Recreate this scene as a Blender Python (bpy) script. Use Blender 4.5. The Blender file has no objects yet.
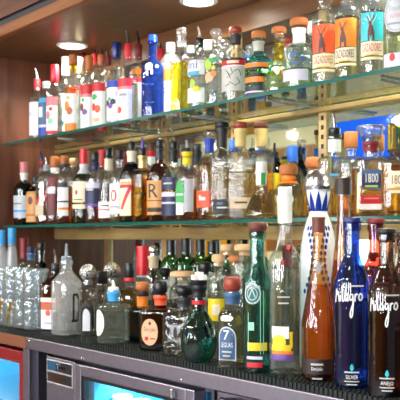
import bpy, bmesh, math, random
from mathutils import Vector
random.seed(7)
PI = math.pi
COL = bpy.context.scene.collection
F = 833.0
CT, ST = 0.7769, 0.6297          # view direction is (-CT, ST, 0)
EYE = 1.30

def sc(h):
    h = h.lstrip('#')
    out = []
    for i in (0, 2, 4):
        c = int(h[i:i+2], 16) / 255
        out.append(c / 12.92 if c <= .04045 else ((c + .055) / 1.055) ** 2.4)
    return tuple(out)

def depth_at(px, Y): return Y / (ST + (px - 200) / F * CT)
def x_at(px, Y):
    t = depth_at(px, Y)
    return t * (-CT + (px - 200) / F * ST)
def z_at(px, py, Y): return EYE + (238 - py) / F * depth_at(px, Y)

# ---------------------------------------------------------------- materials
MATS = {}
def nodes(name):
    m = bpy.data.materials.new(name); m.use_nodes = True
    nt = m.node_tree; nt.nodes.clear()
    out = nt.nodes.new('ShaderNodeOutputMaterial')
    return m, nt, out
def link(nt, a, b): nt.links.new(a, b)

def plain(name, col, rough=.5, metal=0., spec=.5, bump=0., scale=60.):
    if name in MATS: return MATS[name]
    m, nt, out = nodes(name)
    p = nt.nodes.new('ShaderNodeBsdfPrincipled')
    p.inputs['Base Color'].default_value = (*col, 1)
    p.inputs['Roughness'].default_value = rough
    p.inputs['Metallic'].default_value = metal
    p.inputs['Specular IOR Level'].default_value = spec
    n = nt.nodes.new('ShaderNodeTexNoise'); n.inputs['Scale'].default_value = scale
    tc = nt.nodes.new('ShaderNodeTexCoord'); link(nt, tc.outputs['Object'], n.inputs['Vector'])
    mx = nt.nodes.new('ShaderNodeMix'); mx.data_type = 'RGBA'
    mx.inputs['A'].default_value = (*[c * .86 for c in col], 1)
    mx.inputs['B'].default_value = (*[min(1, c * 1.1) for c in col], 1)
    link(nt, n.outputs['Fac'], mx.inputs['Factor']); link(nt, mx.outputs['Result'], p.inputs['Base Color'])
    if bump:
        b = nt.nodes.new('ShaderNodeBump'); b.inputs['Strength'].default_value = bump; b.inputs['Distance'].default_value = .003
        link(nt, n.outputs['Fac'], b.inputs['Height']); link(nt, b.outputs['Normal'], p.inputs['Normal'])
    link(nt, p.outputs[0], out.inputs[0])
    MATS[name] = m
    return m

def emit(name, col, strength):
    m, nt, out = nodes(name)
    e = nt.nodes.new('ShaderNodeEmission'); e.inputs[0].default_value = (*col, 1); e.inputs[1].default_value = strength
    link(nt, e.outputs[0], out.inputs[0]); MATS[name] = m
    return m

def glass(name, tint, ior=1.8, rough=.02, bump=.16, scale=55., frost=0., edge=1.2, refr=0.15, rim=.45, rpow=2.4):
    """thin bottle wall: coloured transmission that deepens with the longer path at the rim, fresnel gloss, a little true refraction"""
    m, nt, out = nodes(name)
    lw = nt.nodes.new('ShaderNodeLayerWeight'); lw.inputs['Blend'].default_value = .42
    mx = nt.nodes.new('ShaderNodeMix'); mx.data_type = 'RGBA'
    mx.inputs['A'].default_value = (*tint, 1)
    mx.inputs['B'].default_value = (*[c ** (1 + edge) * rim for c in tint], 1)  # rim darkens the outline colour, standing in for refraction at the edge
    pw = nt.nodes.new('ShaderNodeMath'); pw.operation = 'POWER'; pw.inputs[1].default_value = rpow
    link(nt, lw.outputs['Facing'], pw.inputs[0]); link(nt, pw.outputs[0], mx.inputs['Factor'])
    tr = nt.nodes.new('ShaderNodeBsdfTransparent'); link(nt, mx.outputs['Result'], tr.inputs[0])
    rf = nt.nodes.new('ShaderNodeBsdfRefraction'); rf.inputs['IOR'].default_value = 1.18
    rf.inputs['Roughness'].default_value = .03 + frost * .4; link(nt, mx.outputs['Result'], rf.inputs[0])
    m1 = nt.nodes.new('ShaderNodeMixShader'); m1.inputs[0].default_value = refr
    link(nt, tr.outputs[0], m1.inputs[1]); link(nt, rf.outputs[0], m1.inputs[2])
    last = m1
    if frost:
        df = nt.nodes.new('ShaderNodeBsdfTranslucent'); df.inputs[0].default_value = (*[min(1, c * .95) for c in tint], 1)
        d2 = nt.nodes.new('ShaderNodeBsdfDiffuse'); d2.inputs[0].default_value = (*[min(1, c * .95) for c in tint], 1)
        md = nt.nodes.new('ShaderNodeMixShader'); md.inputs[0].default_value = .5
        link(nt, df.outputs[0], md.inputs[1]); link(nt, d2.outputs[0], md.inputs[2])
        m2 = nt.nodes.new('ShaderNodeMixShader'); m2.inputs[0].default_value = frost
        link(nt, m1.outputs[0], m2.inputs[1]); link(nt, md.outputs[0], m2.inputs[2]); last = m2
    gl = nt.nodes.new('ShaderNodeBsdfGlossy'); gl.inputs['Roughness'].default_value = rough
    gl.inputs[0].default_value = (1, 1, 1, 1)
    fr = nt.nodes.new('ShaderNodeFresnel')                      # thin wall: the same reflectance from either side
    gm = nt.nodes.new('ShaderNodeNewGeometry'); io = nt.nodes.new('ShaderNodeMapRange')
    io.inputs['To Min'].default_value = ior; io.inputs['To Max'].default_value = 1 / ior
    link(nt, gm.outputs['Backfacing'], io.inputs['Value']); link(nt, io.outputs[0], fr.inputs['IOR'])
    if bump:
        tc = nt.nodes.new('ShaderNodeTexCoord')
        n = nt.nodes.new('ShaderNodeTexNoise'); n.inputs['Scale'].default_value = scale
        link(nt, tc.outputs['Object'], n.inputs['Vector'])
        b = nt.nodes.new('ShaderNodeBump'); b.inputs['Strength'].default_value = bump; b.inputs['Distance'].default_value = .004
        link(nt, n.outputs['Fac'], b.inputs['Height'])
        for s in (gl, fr, rf): link(nt, b.outputs['Normal'], s.inputs['Normal'])
    m3 = nt.nodes.new('ShaderNodeMixShader')
    link(nt, fr.outputs[0], m3.inputs[0]); link(nt, last.outputs[0], m3.inputs[1]); link(nt, gl.outputs[0], m3.inputs[2])
    link(nt, m3.outputs[0], out.inputs[0]); MATS[name] = m
    return m

def liquid(name, tint, refr=.6):
    m, nt, out = nodes(name)
    tr = nt.nodes.new('ShaderNodeBsdfTransparent'); tr.inputs[0].default_value = (*tint, 1)
    rf = nt.nodes.new('ShaderNodeBsdfRefraction'); rf.inputs[0].default_value = (*tint, 1); rf.inputs['IOR'].default_value = 1.33
    rf.inputs['Roughness'].default_value = 0.01
    mx = nt.nodes.new('ShaderNodeMixShader'); mx.inputs[0].default_value = refr
    link(nt, tr.outputs[0], mx.inputs[1]); link(nt, rf.outputs[0], mx.inputs[2])
    link(nt, mx.outputs[0], out.inputs[0]); MATS[name] = m
    return m

def wood(name, c0, c1, rough=.3, axis=0, scale=3.):
    m, nt, out = nodes(name)
    tc = nt.nodes.new('ShaderNodeTexCoord'); mp = nt.nodes.new('ShaderNodeMapping')
    s = [14., 14., 14.]; s[axis] = 1.
    mp.inputs['Scale'].default_value = s
    n = nt.nodes.new('ShaderNodeTexNoise'); n.inputs['Scale'].default_value = scale; n.inputs['Detail'].default_value = 6
    n.inputs['Distortion'].default_value = .6
    cr = nt.nodes.new('ShaderNodeValToRGB')
    cr.color_ramp.elements[0].position = .3; cr.color_ramp.elements[0].color = (*c0, 1)
    cr.color_ramp.elements[1].position = .72; cr.color_ramp.elements[1].color = (*c1, 1)
    p = nt.nodes.new('ShaderNodeBsdfPrincipled'); p.inputs['Roughness'].default_value = rough
    link(nt, tc.outputs['Object'], mp.inputs[0]); link(nt, mp.outputs[0], n.inputs['Vector'])
    link(nt, n.outputs['Fac'], cr.inputs[0]); link(nt, cr.outputs[0], p.inputs['Base Color'])
    link(nt, p.outputs[0], out.inputs[0]); MATS[name] = m
    return m

glass('clear', (.965, .995, .983), frost=.012, rim=.5, rpow=3.6); glass('clear_green', (.87, .975, .925), frost=.05, rim=.5, rpow=3.6); glass('smoky', (.88, .92, .90), frost=.02, rim=.5, rpow=3.6)
glass('embossed', (.98, .985, .97), bump=.9, scale=75., frost=.012, rim=.5, rpow=3.6)
glass('embossed_gray', (.84, .86, .82), bump=1.0, scale=70., frost=.02)
glass('frosted', (.90, .93, .95), frost=.5, rough=.2); glass('frosted_clear', (.95, .975, .98), frost=.26, rough=.12)
glass('blue_glass', (.14, .32, .95), edge=.7, frost=.02); glass('cobalt', (.07, .24, .92), edge=.6, bump=.1, frost=.10)
glass('teal_glass', (.32, .80, .77), edge=1.); glass('dark_teal', (.12, .42, .36), edge=.8, bump=.8, scale=38)
glass('green_glass', (.26, .62, .26), edge=.8); glass('deep_green', (.12, .34, .17), edge=.6)
glass('amber_glass', (.78, .40, .10), edge=.8, bump=.15); glass('orange_glass', (.88, .60, .30), edge=1.2)
glass('brown_glass', (.36, .16, .08), edge=.5, bump=.15); glass('smoke_brown', (.50, .31, .19), edge=.6, bump=.15)
glass('black_glass', (.07, .055, .06), edge=.4, bump=.12); glass('red_glass', (.62, .12, .08), edge=.7)
glass('crystal', (.98, .985, .985), bump=1.0, scale=42, ior=1.6, refr=.3, frost=.03)
glass('tumbler_glass', (.95, .985, 1.), bump=1., scale=60, ior=1.9, refr=.15, edge=.4, frost=.07, rim=.5, rpow=2.)
glass('shelf_glass', (.92, .985, .95), bump=.04, scale=6, ior=1.5, refr=0.)
glass('door_glass', (.94, .98, .99), ior=1.4, bump=0, refr=0.)
liquid('water', (.985, .995, .99)); liquid('pale_gold', (.98, .92, .68)); liquid('gold', (.96, .76, .28), .25)
liquid('amber', (.88, .57, .18), .35); liquid('whiskey', (.80, .40, .10), .2); liquid('dark_whiskey', (.50, .18, .05), .15)
liquid('yellow_liqueur', (.97, .88, .05), .1); liquid('pale_green', (.86, .95, .74)); liquid('straw', (.97, .94, .74))
PAL = dict(white='#f2f2ee', cream='#ece0c0', lilac='#d5d3e6', red='#c8202b', dark_red='#7d1a22', pink='#dd7f86', orange='#f08424',
           red_orange='#e5532a', gold='#c99a3a', pale_gold_paint='#d9bb74', tan='#d59a58', peach='#eab187', navy='#18214f', blue='#2450b0',
           sky='#3fa4de', turq='#35c3cd', teal='#0f6f66', green='#3aa455', lime='#a9cf3a', olive='#7a7a30', yellow='#f1d51f',
           black='#131316', charcoal='#2b2b30', gray='#9a9a9c', pale_gray='#c4c2b8', brown='#5a2e1c', dark_brown='#2d1812', purple='#6d4d9a',
           maroon='#6b1f22', silver_paper='#c9ccd1', royal='#1f3fa8', beige='#cdb894', slate='#3c5f86', rust='#b4552a', mint='#8fd8b4')
for k, v in PAL.items(): plain(k, sc(v), .45)
plain('cork_wood', sc('#c98a52'), .7, bump=.3, scale=120); plain('cork_orange', sc('#b96c34'), .6, bump=.3, scale=120)
plain('cork_red', sc('#9c3b28'), .35, scale=30); plain('cork_dark', sc('#6d3422'), .5); plain('cork_pale', sc('#d9b083'), .7, bump=.3, scale=120)
plain('plastic_white', sc('#eeeeea'), .35); plain('plastic_black', sc('#141416'), .3); plain('plastic_clear_gray', sc('#8d969c'), .15)
plain('shiny_red', sc('#d2232e'), .25); plain('shiny_navy', sc('#1b2563'), .25); plain('shiny_blue', sc('#2b67d0'), .25)
plain('steel', (.50, .50, .52), .22, 1.0); plain('chrome', (.86, .86, .88), .24, 1.0); 
def speckled(name):
    m, nt, out = nodes(name); p = nt.nodes.new('ShaderNodeBsdfPrincipled'); p.inputs['Metallic'].default_value = .8; p.inputs['Roughness'].default_value = .42
    n = nt.nodes.new('ShaderNodeTexNoise'); n.inputs['Scale'].default_value = 230; tc = nt.nodes.new('ShaderNodeTexCoord'); link(nt, tc.outputs['Object'], n.inputs['Vector'])
    cr = nt.nodes.new('ShaderNodeValToRGB'); cr.color_ramp.elements[0].position = .44; cr.color_ramp.elements[0].color = (.03, .03, .03, 1); cr.color_ramp.elements[1].position = .54; cr.color_ramp.elements[1].color = (.85, .84, .80, 1)
    link(nt, n.outputs['Fac'], cr.inputs[0]); link(nt, cr.outputs[0], p.inputs['Base Color']); link(nt, p.outputs[0], out.inputs[0]); MATS[name] = m
speckled('silver_ball')
plain('brushed_steel', (.33, .31, .37), .36, 1.0); plain('brass', (.72, .52, .25), .35, 1.0); plain('gold_foil', (.80, .58, .22), .35, .8)
plain('ceramic', sc('#f3f3f1'), .12); plain('cobalt_paint', sc('#1b3a9e'), .2); plain('rubber', sc('#0d1714'), .5)

# ---------------------------------------------------------------- mesh helper
class MB:
    def __init__(s): s.v = []; s.f = []; s.m = []; s.mats = []
    def mi(s, mat):
        if isinstance(mat, str): mat = MATS[mat]
        if mat not in s.mats: s.mats.append(mat)
        return s.mats.index(mat)
    def quadgrid(s, rows, mat, closed=True):
        k = s.mi(mat); base = len(s.v); w = len(rows[0])
        for r in rows: s.v.extend(r)
        for i in range(len(rows) - 1):
            for j in range(w if closed else w - 1):
                a = base + i * w + j; b = base + i * w + (j + 1) % w
                s.f.append((a, b, b + w, a + w)); s.m.append(k)
        return base, w
    def lathe(s, prof, mat, c=(0, 0, 0), seg=28, cap0=True, cap1=True):
        rows = [[(c[0] + r * math.cos(2 * PI * j / seg), c[1] + r * math.sin(2 * PI * j / seg), c[2] + z) for j in range(seg)] for r, z in prof]
        base, w = s.quadgrid(rows, mat); k = s.mi(mat)
        if cap0: s.f.append(tuple(range(base + w - 1, base - 1, -1))); s.m.append(k)
        if cap1:
            e = base + (len(rows) - 1) * w
            s.f.append(tuple(range(e, e + w))); s.m.append(k)
    def box(s, x0, x1, y0, y1, z0, z1, mat):
        k = s.mi(mat); b = len(s.v)
        s.v += [(x0, y0, z0), (x1, y0, z0), (x1, y1, z0), (x0, y1, z0), (x0, y0, z1), (x1, y0, z1), (x1, y1, z1), (x0, y1, z1)]
        for f in ((3, 2, 1, 0), (4, 5, 6, 7), (0, 1, 5, 4), (1, 2, 6, 5), (2, 3, 7, 6), (3, 0, 4, 7)):
            s.f.append(tuple(b + i for i in f)); s.m.append(k)
    def tube(s, pts, rads, mat, seg=10):
        rows = []
        for i, p in enumerate(pts):
            a = Vector(pts[max(0, i - 1)]); b = Vector(pts[min(len(pts) - 1, i + 1)])
            d = (b - a).normalized(); u = d.orthogonal().normalized() if abs(d.z) < .9 else Vector((1, 0, 0))
            u = (u - d * u.dot(d)).normalized(); w = d.cross(u)
            rows.append([tuple(Vector(p) + (u * math.cos(2 * PI * j / seg) + w * math.sin(2 * PI * j / seg)) * rads[i]) for j in range(seg)])
        base, w = s.quadgrid(rows, mat); k = s.mi(mat)
        s.f.append(tuple(range(base + w - 1, base - 1, -1))); s.m.append(k)
        e = base + (len(rows) - 1) * w; s.f.append(tuple(range(e, e + w))); s.m.append(k)
    def sphere(s, c, r, mat, seg=20, rings=12, sz=1.):
        prof = [(max(1e-4, r * math.sin(PI * i / rings)), -r * sz * math.cos(PI * i / rings)) for i in range(rings + 1)]
        s.lathe(prof, mat, c, seg)
    def build(s, name, parent=None, smooth=True, bevel=0.):
        me = bpy.data.meshes.new(name); me.from_pydata(s.v, [], s.f)
        for m in s.mats: me.materials.append(m)
        me.polygons.foreach_set('material_index', s.m)
        if smooth:
            me.polygons.foreach_set('use_smooth', [True] * len(s.f))
            me.set_sharp_from_angle(angle=math.radians(38))
        me.update()
        o = bpy.data.objects.new(name, me); COL.objects.link(o)
        if parent: o.parent = parent
        if bevel:
            b = o.modifiers.new('bevel', 'BEVEL'); b.width = bevel; b.segments = 2; b.limit_method = 'ANGLE'
        return o

def tag(o, label, cat, group=None):
    o['label'] = label; o['category'] = cat
    if group: o['group'] = group
    return o
def empty(name, loc, label, cat, group=None, rz=0.):
    o = bpy.data.objects.new(name, None); COL.objects.link(o); o.location = loc; o.rotation_euler = (0, 0, rz)
    o.empty_display_size = .05
    return tag(o, label, cat, group)
def structure(name, mb, smooth=False, bevel=0.):
    o = mb.build(name, None, smooth, bevel); o['kind'] = 'structure'; return o

_tx = {}
def text_mesh(t):
    if t in _tx: return _tx[t]
    cu = bpy.data.curves.new('lettering', 'FONT'); cu.body = t; cu.align_x = 'CENTER'; cu.align_y = 'CENTER'; cu.size = 1.0; cu.resolution_u = 2
    o = bpy.data.objects.new('lettering', cu); COL.objects.link(o)
    dg = bpy.context.evaluated_depsgraph_get(); dg.update()
    me = o.evaluated_get(dg).to_mesh()
    bm = bmesh.new(); bm.from_mesh(me); bmesh.ops.triangulate(bm, faces=bm.faces)
    if len(t) < 3:
        for _ in range(2): bmesh.ops.subdivide_edges(bm, edges=[e for e in bm.edges if e.calc_length() > .12], cuts=2); bmesh.ops.triangulate(bm, faces=bm.faces)
    bm.verts.index_update()
    v = [(p.co.x, p.co.y) for p in bm.verts]; f = [tuple(q.index for q in p.verts) for p in bm.faces]; bm.free()
    o.evaluated_get(dg).to_mesh_clear(); bpy.data.objects.remove(o); bpy.data.curves.remove(cu)
    _tx[t] = (v, f); return v, f

# hand-drawn brush script, one list of strokes per word (unit box)
SCRIPT = {'Milagro': [
    [(-1.62, -.25), (-1.55, .3), (-1.45, .95), (-1.33, .2), (-1.2, .75), (-1.08, -.2)], [(-.92, .3), (-.9, -.15)], [(-.91, .52), (-.9, .58)],
    [(-.72, 1.05), (-.68, .3), (-.62, -.2), (-.5, -.1)],
    [(-.12, .35), (-.3, .42), (-.42, .1), (-.3, -.18), (-.12, .05), (-.1, .35), (-.06, -.15)],
    [(.42, .38), (.2, .42), (.08, .1), (.22, -.12), (.42, .1), (.45, .38), (.46, -.4), (.42, -1.2), (.28, -1.55), (.14, -1.3), (.24, -.85), (.5, -.3)],
    [(.64, -.15), (.66, .4)], [(.66, .2), (.8, .46), (.92, .4)],
    [(1.25, .48), (1.05, .3), (1.06, 0), (1.25, -.12), (1.45, .1), (1.42, .38), (1.25, .48)]],
 'True': [[(-1.5, .75), (-.5, .95)], [(-1.0, .85), (-1.2, -.5)], [(-.7, .3), (-.8, -.45)], [(-.72, .1), (-.5, .32), (-.35, .25)],
    [(-.2, .3), (-.3, -.2), (-.15, -.45), (.1, -.2), (.2, .3)], [(.2, .3), (.12, -.45)],
    [(.45, -.05), (.75, .05), (.8, .25), (.62, .33), (.45, .1), (.45, -.3), (.65, -.45), (.95, -.25)]]}

# ---------------------------------------------------------------- bottles
SHELF = {'u': 1.712, 'l': 1.355, 'c': 1.0}
TODO = []
def B(row, ax, Y, top, w, sh, cap, label, glass='clear', liq=None, style='round', n=2., b=1., rot=0., rn=.0142, neck=(), labels=(),
      name='liquor_bottle', extra=None, lip=True, base=None):
    TODO.append(dict(row=row, ax=ax, Y=Y, top=top, w=w, sh=sh, cap=cap, label=label, glass=glass, liq=liq, style=style, n=n, b=b, rot=rot,
                     rn=rn, neck=neck, labels=labels, name=name, extra=extra, lip=lip, base=base))

def interp(prof, z):
    for (r0, z0), (r1, z1) in zip(prof, prof[1:]):
        if z0 <= z <= z1: return r0 + (r1 - r0) * ((z - z0) / (z1 - z0) if z1 > z0 else 0)
    return prof[-1][0] if z > prof[-1][1] else prof[0][0]

class Shape:
    def __init__(s, prof, R, rn, n, b, rot): s.prof = prof; s.R = R; s.rn = rn; s.n = n; s.b = b; s.rot = rot
    def pt(s, phi, z, off=0., r=None):
        r0 = interp(s.prof, z) if r is None else r
        k = max(0., min(1., (r0 - s.rn) / max(1e-5, s.R - s.rn)))
        a = phi - s.rot; ca, sa = math.cos(a), math.sin(a)
        rho = 1.
        if s.n != 2.:
            rho = (abs(ca) ** s.n + abs(sa) ** s.n) ** (-1. / s.n); rho = 1 + (rho - 1) * k
        bb = 1 + (s.b - 1) * k
        x, y = (r0 * rho + off) * ca, (r0 * rho * bb + off) * sa
        c, d = math.cos(s.rot), math.sin(s.rot)
        return (x * c - y * d, x * d + y * c, z)
    def at(s, phi0, dx, z, off):
        r = interp(s.prof, z)
        phi = phi0 + (math.atan(dx / r) if s.n > 4 else dx / r)
        return s.pt(phi, z, off)

def body_profile(R, H, s0, s1, rn, style, lip):
    P = [(R * .55, .006), (R * .86, 0.), (R * .965, .0022), (R, .008)]
    nB = 5
    for i in range(1, nB + 1): P.append((R, .008 + (s0 - .008) * i / nB))
    m = 10
    for i in range(1, m + 1):
        u = i / m
        if style == 'round':
            k = (1 - u * u) ** .5 if u < 1 else 0
            k = .72 * k + .28 * (1 - u) ** 2 * (1 + 2 * u)
        elif style == 'slope': k = (1 - u) ** 2 * (1 + 2 * u)
        elif style == 'cone': k = 1 - u
        elif style == 'taper': k = (1 - u) ** 1.35
        elif style == 'square': k = max(0, 1 - u ** 5) if u < 1 else 0
        elif style == 'tulip': k = (1 - u) ** 1.8
        else: k = 1 - u
        P.append((rn + (R - rn) * k, s0 + (s1 - s0) * u))
    e = H - .016
    if e > s1 + .002: P.append((rn, e))
    if lip: P += [(rn + .0028, max(H - .014, s1 + .003)), (rn + .0032, max(H - .008, s1 + .004)), (rn + .0024, H - .001)]
    P.append((rn * .95, H))
    return P

def globe_profile(R, H, s0, s1, rn):
    """round gourd body: s0 = height of the widest point, s1 = where the neck starts"""
    P = [(R * .35, .004), (R * .5, 0.)]
    for i in range(1, 9):
        u = i / 8; P.append((R * (.5 + .5 * math.sin(u * PI / 2)), s0 * (1 - math.cos(u * PI / 2)) + .001))
    for i in range(1, 11):
        u = i / 10; P.append((rn + (R - rn) * (math.cos(u * PI / 2) ** .9 if u < 1 else 0) * (1 - .12 * u), s0 + (s1 - s0) * u))
    P += [(rn, H - .015), (rn + .003, H - .013), (rn + .003, H - .003), (rn, H)]
    return P

def sweep(mb, S, rows, mat, seg=32, cap0=True, cap1=False):
    g = [[S.pt(2 * PI * j / seg, z, 0., r) for j in range(seg)] for r, z in rows]
    base, w = mb.quadgrid(g, mat); k = mb.mi(mat)
    if cap0: mb.f.append(tuple(range(base + w - 1, base - 1, -1))); mb.m.append(k)
    if cap1:
        e = base + (len(g) - 1) * w; mb.f.append(tuple(range(e, e + w))); mb.m.append(k)

def ribbon(mb, S, phi0, pts, wd, mat, off):
    k = mb.mi(mat)
    for (x0, z0), (x1, z1) in zip(pts, pts[1:]):
        L = math.hypot(x1 - x0, z1 - z0) or 1e-6
        ux, uz = (x1 - x0) / L, (z1 - z0) / L
        x0 -= ux * wd * .3; z0 -= uz * wd * .3; x1 += ux * wd * .3; z1 += uz * wd * .3
        nx, nz = -uz * wd / 2, ux * wd / 2
        b = len(mb.v)
        for (x, z) in ((x0 + nx, z0 + nz), (x0 - nx, z0 - nz), (x1 - nx, z1 - nz), (x1 + nx, z1 + nz)): mb.v.append(S.at(phi0, x, z, off))
        mb.f.append((b, b + 1, b + 2, b + 3)); mb.m.append(k)

def smooth_path(p, it=2):
    for _ in range(it):
        q = [p[0]]
        for a, b in zip(p, p[1:]):
            q += [(a[0] * .75 + b[0] * .25, a[1] * .75 + b[1] * .25), (a[0] * .25 + b[0] * .75, a[1] * .25 + b[1] * .75)]
        p = q + [p[-1]]
    return p

def put_marks(mb, S, phi0, marks, zf, k):
    """marks in photo pixels (k metres each) measured from the label's middle"""
    lift = .0013
    for mk in marks:
        lift += .0001
        kind = mk[0]
        if kind == 't':
            _, t, dx, y, size, mat = mk[:6]; shear = mk[6] if len(mk) > 6 else 0.; xs = mk[7] if len(mk) > 7 else 1.
            v, f = text_mesh(t); mi = mb.mi(mat); b = len(mb.v); z0 = zf(y); sz = size * k * 1.35
            for (x, yy) in v: mb.v.append(S.at(phi0, dx * k + (x * xs + shear * yy) * sz, z0 + yy * sz, lift))
            for q in f: mb.f.append(tuple(b + i for i in q)); mb.m.append(mi)
        elif kind == 's':
            _, word, dx, y, size, wd, mat = mk
            for st in SCRIPT[word]:
                ribbon(mb, S, phi0, [(dx * k + x * size * k, zf(y) + z * size * k * (1.3 if word == 'Milagro' else 1.)) for x, z in smooth_path(st)], wd * k, mat, lift)
        elif kind in ('o', 'r', 'd', 'a'):
            _, dx, y, rx, ry, mat = mk; mi = mb.mi(mat); z0 = zf(y); b = len(mb.v)
            if kind == 'o': ring = [(math.cos(2 * PI * i / 18), math.sin(2 * PI * i / 18)) for i in range(18)]
            elif kind == 'd': ring = [(0, -1), (1, -.2), (.6, .6), (0, 1), (-.6, .6), (-1, -.2)]
            elif kind == 'a': ring = [(-1, -1), (1, -1), (1, .3)] + [(math.cos(PI * i / 8), .3 + .7 * math.sin(PI * i / 8)) for i in range(1, 8)] + [(-1, .3)]
            else: ring = [(-1, -1), (-.5, -1), (0, -1), (.5, -1), (1, -1), (1, 0), (1, 1), (.5, 1), (0, 1), (-.5, 1), (-1, 1), (-1, 0)]
            q = len(ring)
            for sc_ in (1., .75, .5, .25):
                for (x, z) in ring: mb.v.append(S.at(phi0, dx * k + x * rx * k * sc_, z0 + z * ry * k * sc_, lift))
            for r_ in range(3):
                for i in range(q): mb.f.append((b + r_ * q + i, b + r_ * q + (i + 1) % q, b + (r_ + 1) * q + (i + 1) % q, b + (r_ + 1) * q + i)); mb.m.append(mi)
            mb.f.append(tuple(b + 3 * q + i for i in range(q))); mb.m.append(mi)
        elif kind == 'ring':
            _, dx, y, rx, ry, wd, mat = mk
            ribbon(mb, S, phi0, [(dx * k + rx * k * math.cos(2 * PI * i / 24), zf(y) + ry * k * math.sin(2 * PI * i / 24)) for i in range(25)], wd * k, mat, lift)
        elif kind == 'arch':
            _, dx, y, rx, ry, wd, mat = mk
            p = [(-rx, -ry)] + [(rx * math.cos(PI - PI * i / 10), .3 * ry + .7 * ry * math.sin(PI * i / 10)) for i in range(11)] + [(rx, -ry)]
            ribbon(mb, S, phi0, [(dx * k + x * k, zf(y) + z * k) for x, z in p], wd * k, mat, lift)
        elif kind == 'line':
            _, pts, wd, mat = mk
            ribbon(mb, S, phi0, [(x * k, zf(y)) for x, y in pts], wd * k, mat, lift)

def make_bottle(d):
    Y, ax = d['Y'], d['ax']
    t = depth_at(ax, Y); X = x_at(ax, Y); z0 = SHELF[d['row']]; k = t / F
    zf = lambda y: EYE + (238 - y) * k - z0
    root = empty(d['name'], (X, Y, z0), d['label'], 'bottle', {'u': 'bottles on the upper glass shelf', 'l': 'bottles on the lower shelf', 'c': 'bottles on the counter'}[d['row']])
    R = d['R']; rn = min(d['rn'], R * .8)
    cap = d['cap']; H = zf(cap[1]); s0, s1 = zf(d['sh'][0]), zf(d['sh'][1])
    s0 = max(.02, s0); s1 = min(max(s1, s0 + .004), H - .004)
    n, b, rot = d['n'], d['b'], d['rot']
    if d['style'] == 'globe': prof = globe_profile(R, H, s0, s1, rn)
    elif d['style'] == 'list': prof = [(R * a, H * c) for a, c in d['extra']]
    else: prof = body_profile(R, H, s0, s1, rn, d['style'], d['lip'])
    S = Shape(prof, R, rn, n, b, rot)
    mb = MB(); sweep(mb, S, prof, d['glass'])
    body = mb.build('glass_body', root)
    if d['liq']:
        lm, fy = d['liq']; zl = min(zf(fy), H - .01)
        rows = [(max(.003, r - .0035), z + .007) for r, z in prof if z + .007 < zl]
        if rows:
            rows.append((max(.003, interp(prof, zl) - .0035), zl))
            lb = MB(); sweep(lb, S, rows, lm, 28, True, True); lb.build('liquid', root)
    cam = math.degrees(math.atan2(-Y, -X))
    for lab in d['labels']:
        face, half, y0, y1, bands, marks = (list(lab) + [()])[:6]
        phi0 = math.radians(-90 + face); hw = math.radians(half)
        zt, zb = zf(y0), zf(y1)
        lb = MB()
        if bands is not None:
            if isinstance(bands, str): bands = [(1., bands)]
            za = zt; tot = sum(q for q, _ in bands)
            for q, mat in bands:
                zc = za - (zt - zb) * q / tot
                nr = max(2, int(abs(za - zc) / .012) + 1); nc = max(6, int(half / 6))
                rows = [[S.pt(phi0 - hw + 2 * hw * j / nc, zc + (za - zc) * i / (nr - 1), .0009) for j in range(nc + 1)] for i in range(nr)]
                lb.quadgrid(rows, mat, False); za = zc
        put_marks(lb, S, phi0, marks, zf, k)
        lb.build('label' if bands is not None else 'printed_lettering', root)
    for (y0, y1, mat) in d['neck']:
        a, c = zf(y1), zf(y0); nb = MB()
        rows = [(interp(prof, a + (c - a) * i / 6) + .0010, a + (c - a) * i / 6) for i in range(7)]
        sweep(nb, S, rows, mat, 24, False, False); nb.build('neck_label', root)
    closure(root, cap, H, zf, k, rn, d, prof)
    return root

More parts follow.
